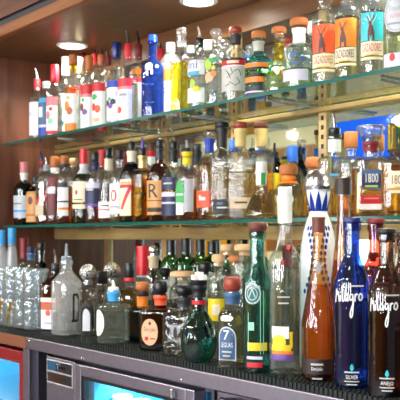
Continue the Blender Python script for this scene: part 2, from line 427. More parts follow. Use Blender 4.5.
def closure(root, cap, H, zf, k, rn, d, prof):
    kind, yb, mat = cap[0], cap[1], cap[2]; T = zf(d['top']); h = max(.006, T - H)
    mb = MB()
    if kind == 'cap':
        r = rn * (1 + ((cap[3] if len(cap) > 3 else 1.2) - 1) * .55)
        mb.lathe([(r * .96, H - .006), (r, H - .005), (r, T - .002), (r * .94, T), (.001, T + .0002)], mat, seg=24, cap1=False); mb.build('cap', root)
    elif kind == 'capsule':
        r = rn * (cap[3] if len(cap) > 3 else 1.15)
        mb.lathe([(r * 1.02, H - .01), (r, H), (r, T - .006), (r * 1.06, T - .005), (r * 1.06, T - .001), (r * .9, T), (.001, T)], mat, seg=24, cap1=False); mb.build('capsule', root)
    elif kind == 'cork':
        r = rn * (1 + ((cap[3] if len(cap) > 3 else 1.65) - 1) * .8)
        mb.lathe([(rn * .8, H - .012), (rn * .85, H + .0004), (r * .9, H + .0006), (r, H + h * .2), (r, H + h * .6), (r * .95, H + h * .82), (r * .8, H + h * .95), (r * .5, T), (.001, T)], mat, seg=24, cap1=False); mb.build('cork_stopper', root)
    elif kind == 'bun':
        r = rn * cap[3]
        mb.lathe([(rn * .8, H - .012), (rn * .9, H + .0004)] + [(r * (.62 + .38 * math.sin(PI * i / 10)), H + h * (.5 - .5 * math.cos(PI * i / 10)) + .0006) for i in range(11)] + [(.001, T)], mat, seg=24, cap1=False); mb.build('stopper', root)
    elif kind == 'dome':
        r = cap[3] * k
        mb.lathe([(rn * .8, H - .01), (rn * .9, H + .001), (r, H + .002), (r * 1.05, H + h * .12), (r, H + h * .24), (r * .93, H + h * .45), (r * .8, H + h * .66), (r * .55, H + h * .86), (r * .25, H + h * .97), (.001, T)], mat, seg=32, cap1=False)
        mb.build('dome_stopper', root)
    elif kind == 'ball':
        r = h / 2
        mb.lathe([(rn * .85, H - .012), (rn * .9, H + .002), (rn * .9, H + .004)], 'chrome', seg=18)
        mb.sphere((0, 0, H + r), r, mat, 22, 14); mb.build('ball_stopper', root)
    elif kind == 'knob':
        r = rn * (cap[3] if len(cap) > 3 else 1.5)
        mb.lathe([(rn * .8, H - .012), (rn * .85, H + h * .08), (r * .8, H + h * .15), (r, H + h * .4), (r * .98, H + h * .7), (r * .8, H + h * .93), (r * .4, T), (.001, T)], mat, seg=12, cap1=False); mb.build('glass_stopper', root)
    elif kind == 'flare':
        r = rn * (cap[3] if len(cap) > 3 else 2.)
        mb.lathe([(rn * .8, H - .012), (rn, H + .001), (r * .62, H + h * .08), (r * .8, H + h * .4), (r, H + h * .82), (r * .95, T), (.001, T)], mat, seg=8, cap1=False); mb.build('glass_stopper', root)
    elif kind == 'pourer':
        yc, cm, sm = yb, mat, (cap[3] if len(cap) > 3 else 'steel')
        zc = H + (T - H) * (cap[4] if len(cap) > 4 else .38)
        r = rn * 1.0
        mb.lathe([(rn * .85, H - .012), (r * .95, H), (r, H + .002), (r, zc - .003), (r * .85, zc), (.001, zc)], cm, seg=20, cap1=False)
        p = mb.build('pourer', root)
        sb = MB(); L = T - zc; q = math.radians(random.uniform(-150, -30))
        cx, cy = math.cos(q), math.sin(q)
        pts = [(0, 0, zc - .002), (0, 0, zc + L * .35), (cx * L * .06, cy * L * .06, zc + L * .65), (cx * L * .16, cy * L * .16, T)]
        sb.tube(pts, [.0062, .0052, .0042, .0034], sm); sb.build('spout', p)
    elif kind == 'cross':
        mb.lathe([(rn * .8, H - .012), (rn * 1.25, H), (rn * 1.25, H + h * .35), (rn * .9, H + h * .36)], 'plastic_black', seg=20)
        for q in range(2):
            mb.box(*((-.006, .006) if q % 2 else (-.02, .02)), *((-.02, .02) if q % 2 else (-.006, .006)), H + h * (.361 + q * .01), H + h * (.74 + q * .009), mat)
        mb.box(-.007, .007, -.007, .007, H + h * .75, T, mat); mb.build('cross_stopper', root)
# ---------------------------------------------------------------- the bottles, row by row
FR, MI, BK = 1.685, 1.768, 1.845
STEEL = 'steel'
# upper shelf, from the wooden end wall towards the camera
B('u', 29, MI, 74, 15, (98, 86), ('cap', 82, 'pale_gray'), 'clear bottle with lilac shield label and grey cap, first beside the wooden end wall', liq=('water', 110), style='round',
  labels=[(25, 62, 95, 106, 'lilac'), (30, 50, 108, 132, 'white', [('r', 0, 126, 3, 3, 'maroon')])])
B('u', 37, FR, 68, 15, (100, 88), ('pourer', 87, 'red', STEEL, .42), 'clear bottle with red collared pourer and white label near the wooden end wall', liq=('water', 112), style='slope',
  labels=[(20, 55, 103, 136, [(1, 'white'), (.5, 'lilac'), (2, 'white')])])
B('u', 46, FR, 82, 15, (102, 90), ('cap', 87, 'pale_gray'), 'short clear bottle with a tall dark blue label and grey cap', liq=('water', 104), style='slope',
  labels=[(22, 58, 99, 137, [(.5, 'sky'), (2.5, 'slate'), (.3, 'lilac'), (1, 'royal')], [('r', -1, 113, 2.5, 5, 'white')])])
B('u', 54.5, FR, 65, 16, (98, 84), ('cap', 81, 'shiny_red', 1.35), 'clear vodka bottle with bright red cap and pink and green label', liq=('water', 95), style='round',
  labels=[(22, 60, 98, 135, [(1, 'pink'), (.4, 'white'), (2.5, 'white'), (.4, 'red')], [('o', -2, 116, 3, 4, 'pink'), ('o', 1, 122, 3, 3, 'mint'), ('o', 1.5, 110, 2, 2, 'red')])])
B('u', 65.5, MI, 57, 16, (92, 78), ('cap', 74, 'plastic_white', 1.35), 'clear vodka bottle with tall white cap and pale green print', liq=('water', 92), style='round',
  labels=[(20, 60, 95, 132, [(3, 'white'), (.6, 'mint'), (.5, 'white')], [('d', 0, 112, 4, 6, 'green'), ('r', 0, 124, 4, 2, 'slate')])])
B('u', 73.5, FR, 55, 17, (92, 76), ('cap', 63, 'cork_orange', 1.5), 'clear vodka bottle with orange gold cap and orange fruit on its white label', liq=('water', 90), style='round',
  neck=[(63, 72, 'gold')], labels=[(18, 62, 88, 132, [(.6, 'gold'), (2.6, 'white'), (.7, 'orange')], [('o', -2, 107, 4, 5, 'orange'), ('o', 2, 112, 3, 4, 'rust'), ('o', 0, 99, 3, 2, 'peach')])])
B('u', 80, MI, 58, 16, (92, 76), ('cap', 72, 'cream', 1.4), 'clear vodka bottle with cream cap and red band, behind the orange capped one', liq=('water', 90), style='round',
  labels=[(20, 60, 88, 130, [(.8, 'red'), (2.8, 'white')], [('o', 0, 112, 3, 4, 'maroon')])])
B('u', 83.5, BK, 48, 15, (90, 76), ('pourer', 62, 'dark_red', 'plastic_black', .55), 'back row bottle with black spout on a dark red collar over the cream cap', liq=('water', 92), style='round')
B('u', 89.3, FR, 56, 17, (90, 75), ('cap', 70, 'cork_orange', 1.15), 'clear vodka bottle with orange cap and red banded label with dark berries', liq=('water', 90), style='round',
  labels=[(18, 62, 86, 129, [(.9, 'red'), (.3, 'pink'), (3, 'white')], [('o', -3, 108, 3, 4, 'maroon'), ('o', 1, 113, 3, 3, 'purple'), ('o', -1, 101, 2, 2, 'green')])])
B('u', 94.5, BK, 46, 16, (88, 74), ('pourer', 62, 'red', 'plastic_black', .5), 'back row clear bottle with black spout and bright red collar', liq=('water', 92), style='round')
B('u', 101.5, FR, 47, 18, (88, 71), ('pourer', 62, 'rust', 'plastic_black', .5), 'clear vodka bottle with green leaf and red cherries on its label', liq=('water', 88), style='round',
  labels=[(18, 64, 84, 128, [(.8, 'red'), (.3, 'white'), (3, 'white')], [('o', -2, 98, 4, 3, 'green'), ('o', -3, 108, 3, 4, 'red'), ('o', 2, 110, 3, 4, 'red_orange'), ('r', 0, 121, 4, 2, 'peach')])])
B('u', 108, MI, 50, 17, (86, 72), ('pourer', 62, 'dark_red', 'plastic_black', .5), 'clear vodka bottle with peach printed label and dark red collar', liq=('water', 88), style='round',
  labels=[(20, 62, 84, 126, [(3, 'white')], [('o', -1, 98, 4, 5, 'peach'), ('o', 2, 108, 4, 4, 'rust')])])
B('u', 116.5, FR, 43, 19, (84, 68), ('cap', 57, 'shiny_navy', 1.4), 'clear vodka bottle with tall navy blue cap and blueberries on its label', liq=('water', 86), style='round',
  labels=[(16, 64, 82, 126, [(.7, 'royal'), (.4, 'white'), (.5, 'lilac'), (2.4, 'white'), (.5, 'lilac')], [('o', -4, 104, 3, 3, 'navy'), ('o', 0, 107, 3, 3, 'purple'), ('o', 3, 103, 3, 3, 'navy'), ('o', -1, 100, 2, 2, 'green')])])
B('u', 128, FR, 31, 20, (82, 67), ('pourer', 57, 'red', 'plastic_black', .5), 'clear vodka bottle with black spout and red collar just right of the navy capped one', liq=('water', 84), style='round',
  labels=[(16, 64, 80, 124, [(.8, 'red'), (.3, 'pink'), (3.4, 'white')], [('o', -3, 111, 3.5, 3.5, 'red_orange'), ('r', 1, 96, 4, 1.4, 'gray')])])
B('u', 138.5, MI, 31, 20, (82, 66), ('pourer', 57, 'dark_red', 'plastic_black', .5), 'clear vodka bottle with orange banded white label, pourer nearly touching the cobalt bottle', liq=('water', 82), style='round',
  labels=[(22, 64, 70, 121, [(.5, 'orange'), (.3, 'gold'), (.5, 'red'), (3.4, 'white')], [('r', 0, 92, 5, 1.5, 'lilac'), ('r', 0, 97, 5, 1.2, 'gray'), ('o', -1, 110, 3, 3, 'orange')])])
B('u', 152.8, FR, 35, 23, (72, 60), ('cap', 41, 'shiny_blue', 1.15), 'cobalt blue vodka bottle with white swirl logo on the upper shelf', glass='cobalt', liq=('water', 75), style='round',
  labels=[(36, 50, 60, 112, None, [('o', -1, 68, 4, 3.5, 'white'), ('r', -2, 74, 1.3, 3.5, 'white'), ('r', 2.6, 74, 1.1, 2.5, 'white'), ('line', [(-4, 86), (4, 86)], .8, 'sky'), ('line', [(-4, 104), (4, 104)], .8, 'sky')])])
B('u', 160.5, BK, 42, 18, (78, 64), ('pourer', 60, 'red', 'plastic_black', .6), 'back row bottle with red collar beside the cobalt blue bottle', liq=('water', 84), style='round')
B('u', 170.5, MI, 43, 22, (66, 54), ('cap', 50, 'plastic_white', 1.3), 'frosted white bottle with square orange label and white cap', glass='frosted_clear', liq=('water', 70), style='round',
  labels=[(28, 60, 71, 118, [(1.1, 'orange'), (.5, 'white'), (2.7, 'lilac')], [('r', -2, 90, 5, .8, 'gray'), ('r', -2, 94, 5, .8, 'gray'), ('r', -2, 104, 5, 1.5, 'white')])])
B('u', 181.5, FR, 28, 23, (65, 56), ('knob', 38, 'crystal', 1.25), 'clear bottle filled with bright yellow liqueur', glass='clear', liq=('yellow_liqueur', 64), style='square', neck=[(42, 46, 'silver_paper')])
B('u', 190.5, BK, 46, 20, (70, 58), ('cap', 52, 'plastic_clear_gray', 1.3), 'back row clear bottle with grey cap, just right of the yellow liqueur', liq=('water', 80), style='round')
B('u', 199.5, FR, 27, 23, (66, 56), ('pourer', 44, 'plastic_black', 'crystal', .35), 'clear bottle with blue lettered label, lime fruit and pale spout', liq=('water', 72), style='round',
  labels=[(24, 64, 62, 104, [(1, 'white'), (.9, 'clear'), (1, 'white')], [('t', 'ini', -2, 67, 9, 'royal'), ('r', -2, 75, 7, 2, 'sky'), ('o', -2, 85, 3, 4, 'lime'), ('o', 2, 91, 4, 3, 'yellow')])])
B('u', 207.5, BK, 41, 18, (66, 56), ('cap', 48, 'plastic_white', 1.3), 'back row bottle with white cap, between the two clear stoppers', liq=('water', 76), style='round')
B('u', 216.5, FR, 29, 25, (62, 52), ('knob', 39, 'crystal', 1.45), 'clear bottle with glass stopper and lime and orange fruit print', liq=('water', 66), style='slope',
  labels=[(26, 56, 58, 90, None, [('o', -4, 66, 4, 6, 'lime'), ('o', 1, 61, 4, 4, 'green'), ('o', -3, 79, 5, 5, 'peach'), ('o', 2, 76, 3, 3, 'orange'), ('o', 2, 70, 2, 2, 'yellow')])])
B('u', 224.5, BK, 40, 20, (62, 52), ('knob', 46, 'crystal', 1.3), 'back row clear bottle glimpsed left of the brown capped skull label bottle', liq=('water', 72), style='round')
B('u', 235.8, FR, 27.5, 28, (62, 49), ('cork', 33.5, 'cork_red', 1.5), 'clear tequila bottle with red band and grey skeleton drawing on label', liq=('water', 60), style='round', neck=[(35, 44, 'charcoal')],
  labels=[(36, 66, 61, 93, [(.16, 'black'), (.5, 'red'), (.1, 'white'), (2.4, 'pale_gray')], [('r', 0, 64.5, 6, 1.2, 'cream')] + [('line', [(a, b_), (a + c, b_ + e)], .7, 'charcoal') for a, b_, c, e in
   ((-8, 72, 4, 4), (-6, 80, 5, -4), (-2, 70, 2, 6), (1, 74, 4, -2), (4, 80, 3, 5), (-3, 84, 4, 3), (-8, 88, 5, -2), (2, 88, 5, -3), (6, 72, 2, 6), (-5, 75, 3, 6))])])
B('u', 258.6, FR, 31, 29, (64, 55), ('cork', 39, 'cork_orange', 1.65), 'green tinted tequila bottle with orange striped label on dark ground', glass='teal_glass', liq=('pale_green', 66), style='round', neck=[(42, 52, 'pale_gray')],
  labels=[(32, 62, 65, 86, [(.5, 'orange'), (.25, 'black'), (.6, 'gold'), (.25, 'black'), (.6, 'orange'), (.2, 'black')], [('r', 0, 75, 6, 1, 'charcoal')]), (32, 62, 88, 97, [(1, 'charcoal'), (.3, 'lilac'), (.5, 'navy')])])
B('u', 279, FR, 27, 36, (78, 52), ('cork', 34, 'cork_orange', 1.65), 'squat gourd shaped tequila bottle with gold collar on its neck', glass='clear_green', liq=('straw', 66), style='tulip', neck=[(42, 62, 'gold')],
  labels=[(36, 40, 62, 90, None, [('o', -4, 76, 2, 4, 'olive'), ('o', 3, 80, 3, 3, 'olive'), ('o', 0, 72, 3, 2, 'gold'), ('o', 6, 74, 2, 4, 'tan')])])
B('u', 287.5, BK, 38, 20, (62, 52), ('cork', 44, 'cork_red', 1.5), 'back row corked bottle peeping between the gourd bottle and the green tinted one', liq=('pale_green', 70), style='round')
B('u', 299, FR, 18, 33, (52, 44), ('cork', 27, 'cork_orange', 1.7), 'broad green tinted tequila bottle with white paper neck label and orange cork', glass='clear_green', liq=('pale_green', 70), style='round', rn=.0165, neck=[(29, 44, 'white')],
  labels=[(40, 54, 52, 70, None, [('r', -6, 58, 3, 3, 'slate'), ('r', 1, 57, 3, 1.2, 'slate'), ('r', 5, 62, 3, 2, 'slate'), ('r', -4, 66, 5, 1.4, 'slate')]), (22, 56, 72, 83, 'lilac')])
B('u', 313, BK, 22, 20, (52, 42), ('cap', 32, 'plastic_white', 1.3), 'back row clear bottle half hidden behind the red orange stag label', liq=('water', 60), style='round')
STAG = lambda y, c: [('d', -1, y + 3, 3, 7, c), ('r', -3, y + 9, .9, 4, c), ('r', 1.4, y + 9, .9, 4, c), ('o', -1.5, y - 4, 1.6, 2, c), ('line', [(-2, y - 5), (-4.5, y - 11)], .8, c), ('line', [(-1, y - 5), (2.5, y - 11)], .8, c)]
RAYS = lambda y, c: [('line', [(0, y), (9 * math.cos(a), y - 12 * math.sin(a))], .6, c) for a in (.2, .6, 1.0, 1.5, 2.0, 2.5, 2.9)]
def stag(ax, Y, dy, col, ray, lettering, label, face):
    B('u', ax, Y, -6 + dy, 25, (20 + dy, 11 + dy), ('knob', 5 + dy, 'crystal', 1.45), label, liq=('water' if ray != 'gold' else 'straw', 24 + dy), style='round', rn=.0155,
      labels=[(face, 58, 27 + dy, 55 + dy, col, RAYS(40 + dy, ray) + STAG(42 + dy, 'brown')), (face, 58, 56 + dy, 74 + dy, [(3, 'cream'), (.3, 'gold'), (.6, 'cream')], [('t', 'CAZADORES', 0, 62.5 + dy, 8.4, lettering, 0, .31), ('r', 0, 69.5 + dy, 6, .8, 'gold')])])
stag(324.5, FR, 0, 'red_orange', 'orange', 'rust', 'tequila bottle with stag on a red orange label', 34)
stag(347.5, FR, -6, 'orange', 'gold', 'brown', 'tequila bottle with stag on a plain orange label', 24)
stag(372.5, FR, -12, 'turq', 'white', 'red', 'tequila bottle with stag on a turquoise label', 36)
B('u', 400, FR, -20, 34, (0, -8), ('cap', -14, 'plastic_white', 1.2), 'bottle with round silver label and pink strip, cut off by the picture edge', glass='clear_green', liq=('straw', 34), style='round',
  labels=[(32, 60, -2, 37, None, [('o', -2, 18, 14, 18, 'silver_paper'), ('ring', -2, 18, 12, 16, 1., 'gray'), ('t', 'Tequila', -3, 12, 5, 'gray', 0, .7), ('t', 'SILVER', -3, 20, 4, 'pink', 0, .7), ('r', -3, 27, 8, 1, 'gray')]), (32, 60, 56, 69, 'lilac', [('o', -6, 60, 3, 4, 'red')])])

# lower shelf
B('l', 24, FR, 162, 20, (190, 182), ('capsule', 172, 'pink', 1.2), 'dark green bottle with pale blue label, first on the lower shelf by the wall', glass='deep_green', liq=('dark_whiskey', 186), style='round', neck=[(172, 180, 'white')],
  labels=[(24, 60, 196, 218, [(2, 'silver_paper'), (.3, 'sky'), (.8, 'silver_paper')], [('r', -1, 204, 5, .6, 'slate')])])
B('l', 35.5, FR, 177, 18, (194, 187), ('cap', 183, 'plastic_black', 1.2), 'short dark bottle with tall tan label near the wall', glass='brown_glass', liq=('dark_whiskey', 190), style='round',
  labels=[(28, 60, 192, 222, [(3, 'tan'), (.2, 'rust'), (.8, 'tan')], [('o', 0, 201, 2.6, 4, 'brown')])])
B('l', 41.5, MI, 151, 17, (180, 172), ('pourer', 166, 'dark_red', 'shiny_navy', .3), 'back row bottle with blue spout behind the short tan labelled one', liq=('whiskey', 188), style='round')
B('l', 46.5, FR, 158, 20, (184, 172), ('pourer', 168, 'plastic_clear_gray', STEEL, .3), 'whisky bottle with slanted red orange label and grey spout', liq=('whiskey', 192), style='round', n=5., b=.9, rot=.5,
  labels=[(40, 44, 188, 200, None, [('line', [(-7, 203), (8, 192)], 10, 'red_orange'), ('line', [(-7, 203), (8, 192)], 1.3, 'gold')]), (10, 30, 205, 216, 'beige')])
B('l', 55, FR, 156, 20, (184, 172), ('cork', 167, 'cork_orange', 1.5), 'whisky bottle with orange and red stopper and dark maroon label', liq=('whiskey', 188), style='round', neck=[(168, 173, 'white')],
  labels=[(48, 40, 178, 216, [(1, 'maroon'), (.6, 'lilac'), (1.6, 'maroon'), (.6, 'brown')], [('r', 0, 189, 2.6, 1.8, 'white')])])
B('l', 64.5, FR, 156, 20, (182, 171), ('cap', 163, 'cork_orange', 1.25), 'whisky bottle with narrow white label strip, two along from the slanted label', liq=('amber', 188), style='round', neck=[(164, 168, 'charcoal')],
  labels=[(50, 32, 183, 216, [(.6, 'charcoal'), (1.6, 'white'), (.2, 'navy'), (.6, 'white'), (.3, 'orange'), (.7, 'white')])])
B('l', 73.7, MI, 158, 20, (182, 170), ('cork', 164, 'cork_pale', 1.4), 'whisky bottle with pale gold stopper behind the cream labelled green bottle', liq=('whiskey', 186), style='round')
B('l', 84, FR, 149, 23, (181, 168), ('capsule', 163, 'shiny_red', 1.2), 'green whiskey bottle with red capsule and cream label', glass='green_glass', liq=('whiskey', 178), style='slope', neck=[(163, 174, 'silver_paper')],
  labels=[(28, 64, 182, 209, [(3, 'cream'), (.3, 'gold'), (.6, 'cream')], [('o', -2, 193, 1.6, 2.4, 'red'), ('r', -1, 200, 5, .7, 'olive')])])
B('l', 95, FR, 153, 20, (180, 170), ('cap', 161, 'plastic_black', 1.3), 'whisky bottle with black cap and navy and purple label', liq=('whiskey', 182), style='round', neck=[(163, 170, 'navy')],
  labels=[(30, 60, 183, 207, [(.8, 'lilac'), (2.2, 'navy'), (.4, 'purple')], [('r', -1, 190, 4, 1, 'pale_gray')])])
B('l', 102.5, BK, 150, 18, (180, 168), ('capsule', 164, 'red', 1.2), 'back row bottle with long red capsule beside the navy labelled whisky', liq=('whiskey', 184), style='round')
B('l', 108.5, FR, 136, 21, (182, 170), ('pourer', 156, 'plastic_black', 'crystal', .4), 'nearly empty clear bottle with low white label and cream neck label', liq=('whiskey', 210), style='slope', neck=[(159, 170, 'cream')],
  labels=[(34, 56, 202, 218, [(1, 'white'), (.15, 'red'), (1, 'white')], [('r', 0, 206, 4, .7, 'maroon')])])
B('l', 119.5, FR, 150, 22, (180, 168), ('cap', 158, 'dark_brown', 1.35), 'clear bottle with white label bearing one red figure', liq=('straw', 190), style='round',
  labels=[(26, 64, 184, 214, [(3, 'white'), (.3, 'lilac'), (.6, 'white')], [('ring', -1, 196, 2.6, 5, 1.6, 'red'), ('r', -1, 207, 5, .7, 'gray')])])
B('l', 131.5, FR, 131, 26, (178, 163), ('pourer', 150, 'plastic_black', 'crystal', .42), 'dark whiskey bottle with a big red 7 on cream label', glass='black_glass', liq=('dark_whiskey', 186), style='round', neck=[(150, 162, 'cream')],
  labels=[(26, 66, 180, 216, [(.8, 'cream'), (.1, 'gold'), (3, 'cream')], [('t', '7', -1, 199, 27, 'red'), ('r', -1, 183.5, 6, .9, 'tan')])])
B('l', 142.5, FR, 137, 24, (178, 169), ('pourer', 155, 'plastic_black', 'purple', .35), 'whisky bottle with gold neck band and deep yellow label', glass='orange_glass', liq=('gold', 180), style='square', neck=[(156, 168, 'gold_foil')],
  labels=[(34, 62, 187, 217, [(1, 'gold')], [('r', 0, 194, 5, .8, 'dark_brown'), ('t', 'Royal', -1, 200, 4, 'brown', 0, .6), ('r', 0, 208, 4, .6, 'dark_brown')])])
B('l', 151.5, BK, 143, 19, (176, 166), ('cap', 150, 'brown', 1.2), 'back row bottle with white and red neck label and brown cap', liq=('whiskey', 182), style='round', neck=[(151, 157, 'red'), (157, 164, 'white')])
B('l', 159.5, FR, 129, 26, (178, 163), ('pourer', 147, 'plastic_black', 'crystal', .42), 'dark bourbon bottle with a black R on tan label', glass='brown_glass', liq=('dark_whiskey', 184), style='round', neck=[(148, 160, 'charcoal')],
  labels=[(28, 64, 181, 215, [(2.2, 'tan'), (.1, 'black'), (.7, 'tan'), (.5, 'charcoal'), (.3, 'tan')], [('t', 'R', -2, 192, 15, 'black'), ('r', 0, 211, 5, .8, 'gold')])])
B('l', 173.5, FR, 128, 26, (180, 166), ('pourer', 149, 'plastic_black', 'crystal', .35), 'clear shouldered bottle with dark navy banded label', liq=('whiskey', 182), style='round', neck=[(149, 162, 'black')],
  labels=[(26, 62, 178, 216, [(1.4, 'navy'), (.2, 'gold'), (.5, 'lilac'), (.6, 'navy'), (.2, 'lilac'), (1.3, 'navy')], [('r', -1, 184, 5, .8, 'pale_gray')])])
B('l', 187, FR, 140, 26, (178, 167), ('pourer', 150, 'plastic_black', 'plastic_clear_gray', .2), 'bottle with green and white shield label and yellow neck label', liq=('amber', 190), style='round', neck=[(152, 165, 'yellow'), (154, 158, 'charcoal')],
  labels=[(20, 26, 181, 216, None, [('d', -1, 190, 6, 11, 'green'), ('r', -1, 199, 5, 7, 'green'), ('r', -1, 209, 4.5, 6, 'white'), ('r', -1, 195, 4, .8, 'white')]), (60, 22, 180, 212, 'silver_paper')])
B('l', 197, BK, 144, 20, (178, 168), ('cap', 151, 'plastic_black', 1.2), 'back row amber bottle with long black neck', glass='amber_glass', liq=('whiskey', 180), style='round', neck=[(152, 166, 'black')])
B('l', 209.5, FR, 130, 27, (166, 153), ('knob', 138, 'crystal', 1.15), 'slim gold spirit bottle with orange square label and blue neck', glass='clear', liq=('gold', 164), style='slope', neck=[(139, 153, 'royal')],
  labels=[(22, 56, 191, 208, 'red_orange', [('s', 'True', -1, 199, 3.2, 1, 'white')])])
B('l', 222, FR, 122, 25, (160, 150), ('cork', 128, 'plastic_black', 1.6), 'embossed clear tequila bottle with black label and black stopper', glass='embossed', liq=('pale_gold', 168), style='round', n=4.5, b=1., rot=.65, rn=.0155, neck=[(129, 148, 'black')],
  labels=[(52, 46, 200, 214, [(1, 'black')], [('r', -3, 204, 3, 1.2, 'slate'), ('r', 0, 208, 6, .8, 'pale_gray')])])
B('l', 234, BK, 140, 22, (166, 154), ('cap', 150, 'shiny_blue', 1.3), 'back row bottle with bright blue cap between the two embossed bottles', liq=('pale_gold', 176), style='round')
B('l', 240.5, FR, 122, 28, (160, 149), ('cork', 128, 'cork_red', 1.5), 'embossed tequila bottle with gold neck label and red brown stopper', glass='embossed', liq=('pale_gold', 172), style='round', n=4.5, b=1., rot=.65, rn=.0165, neck=[(129, 147, 'pale_gold_paint')],
  labels=[(48, 44, 198, 209, 'beige', [('r', 0, 203, 6, 1, 'brown')])])
B('l', 261, MI, 122, 29, (160, 149), ('cork', 128, 'cork_dark', 1.5), 'embossed tequila bottle with gold neck, standing behind the wide pyramid bottle', glass='embossed', liq=('gold', 166), style='round', n=4.5, b=1., rot=.65, rn=.0165, neck=[(129, 147, 'pale_gold_paint')])
B('l', 261.5, 1.655, 162, 38, (214, 186), ('cap', 170, 'plastic_white', 1.15), 'wide pyramid shouldered bottle with white neck label and pale gold spirit', glass='clear', liq=('pale_gold', 196), style='cone', rn=.015, neck=[(171, 185, 'white')],
  labels=[(64, 40, 172, 186, None, [('r', 0, 179, 2.2, 6, 'green')])])
B('l', 274.5, BK, 143, 22, (172, 162), ('pourer', 158, 'plastic_black', 'plastic_black', .4), 'back row dark bottle with small yellow label and black spout', glass='black_glass', liq=('dark_whiskey', 178), style='round',
  labels=[(50, 44, 174, 190, 'yellow')])
B('l', 288.5, FR, 164, 36, (198, 181), ('cork', 175, 'cork_orange', 1.7), 'round shouldered tequila bottle with orange clay stopper and gold spirit', glass='clear', liq=('pale_gold', 190), style='round', rn=.0165, neck=[(175, 184, 'orange')],
  labels=[(46, 40, 196, 214, None, [('t', 'reposado', 0, 203, 4.4, 'gold', 0, .65), ('r', 0, 210, 7, .8, 'gold')])])
B('l', 292.5, BK, 146, 24, (180, 166), ('cap', 160, 'shiny_blue', 1.3), 'back row bottle with glossy blue cap above the orange clay stopper', liq=('pale_gold', 186), style='round')
B('l', 313.5, MI, 157, 27, (190, 174), ('cork', 168, 'cork_orange', 1.7), 'bottle with orange cork by the metal post, behind the white ceramic dome', liq=('gold', 182), style='round')
B('l', 334.5, FR, 113, 33, (164, 156), ('pourer', 134, 'plastic_black', STEEL, .28), 'square clear bottle with curved steel spout and white neck label', glass='clear', liq=('gold', 184), style='square', n=5., b=1., rot=.75, rn=.0165, neck=[(140, 152, 'white')],
  labels=[(50, 30, 170, 186, None, [('r', -3, 176, 5, 1, 'sky'), ('r', -3, 181, 4, .9, 'slate')])])
B('l', 371, FR, 126, 34, (163, 157), ('flare', 141, 'crystal', 1.95), 'clear 1800 tequila bottle with blue label and flared glass stopper', glass='clear', liq=('pale_gold', 172), style='square', n=5., b=.85, rot=.72, rn=.0185, neck=[(142, 152, 'dark_red')],
  labels=[(41, 29, 171, 190, [(.8, 'slate'), (2.2, 'navy'), (.3, 'slate')], [('t', '1800', 0, 179.5, 9.5, 'white', 0, .52), ('r', 0, 187, 6, .9, 'lime')]), (41, 33, 196, 210, [(1.7, 'red'), (1.1, 'white')], [('r', 0, 199, 7, .7, 'pink'), ('r', 0, 202, 6, .7, 'gold')])])
B('l', 398.5, FR, 124, 36, (166, 159), ('cap', 149, 'gold', 1.9), 'amber 1800 tequila bottle with cream label at the picture edge', glass='clear', liq=('amber', 166), style='square', n=5., b=.85, rot=.7, rn=.0185, neck=[(150, 158, 'dark_brown')],
  labels=[(39, 30, 172, 194, [(2.2, 'cream'), (.3, 'tan'), (.4, 'cream')], [('t', '1800', -1, 181, 9.5, 'dark_red', 0, .52), ('r', -1, 188, 3, .8, 'gold')])])
B('l', 351, BK, 132, 27, (166, 156), ('cap', 146, 'cork_orange', 1.7), 'back row orange capped bottle between the steel spout and the flared stopper', liq=('amber', 170), style='round')

# counter, behind
B('c', 1.5, 1.545, 230, 15, (262, 246), ('cap', 244, 'sky', 1.35), 'frosted bottle with bright blue cap at the left picture edge', glass='frosted', liq=('water', 270), style='round')
B('c', 12, 1.58, 228, 15, (262, 246), ('cap', 243, 'sky', 1.35), 'frosted bottle with bright blue cap, second from the left edge', glass='frosted', liq=('water', 270), style='round')
B('c', 24, 1.62, 238, 17, (272, 260), ('capsule', 256, 'dark_red', 1.25), 'dim bottle with long dark red capsule behind the tumblers', glass='smoky', liq=('water', 275), style='round')
B('c', 31, 1.60, 247, 18, (275, 258), ('cap', 252, 'navy', 1.2), 'bluish clear bottle with navy cap behind the tumblers', glass='clear', liq=('water', 272), style='slope', neck=[(253, 260, 'slate')])
B('c', 41, 1.62, 243, 17, (272, 262), ('cap', 250, 'plastic_black', 1.2), 'dark bottle with yellow mark behind the square amber bottle', glass='black_glass', liq=('dark_whiskey', 275), style='round',
  labels=[(50, 50, 276, 300, 'olive')])
B('c', 143, 1.56, 246, 21, (290, 275), ('capsule', 272, 'shiny_red', 1.5), 'clear bottle with tall bright red capsule and dark tip', liq=('water', 295), style='round', neck=[(272, 277, 'silver_paper')])
B('c', 153.5, 1.58, 245, 21, (288, 270), ('ball', 255, 'chrome'), 'clear bottle with small polished steel ball stopper and beige neck', liq=('water', 292), style='round', neck=[(256, 268, 'beige')])
for ax, top, nm in ((171, 240, 'green wine bottle against the back mirror, leftmost of the four dark necks'), (186, 238, 'green wine bottle against the back mirror, second of the four dark necks'),
                    (200.5, 239, 'green wine bottle against the back mirror, third of the four dark necks'), (212.5, 241, 'green wine bottle against the back mirror, nearest the pale corks')):
    B('c', ax, 1.80, top, 22, (266, 256), ('capsule', 252, 'plastic_black', 1.15), nm, glass='green_glass', liq=('dark_whiskey', 270) if ax in (186, 212.5) else ('pale_green', 268), style='round', labels=[(52, 50, 272, 300, 'pale_gray')])
B('c', 165, 1.64, 268, 24, (296, 286), ('cork', 276, 'plastic_black', 1.6), 'clear bottle with flat black lid behind the round black stoppers', liq=('water', 300), style='round')
B('c', 182.5, 1.56, 271, 30, (294, 282), ('cork', 277, 'cork_pale', 2.3), 'wide clear bottle with broad tan cork lid', glass='smoky', liq=('water', 300), style='round', rn=.019)
B('c', 205, 1.62, 262, 24, (290, 280), ('cork', 272, 'plastic_black', 1.7), 'clear bottle with dark flat lid just behind the cross stopper', glass='clear_green', liq=('water', 296), style='round')
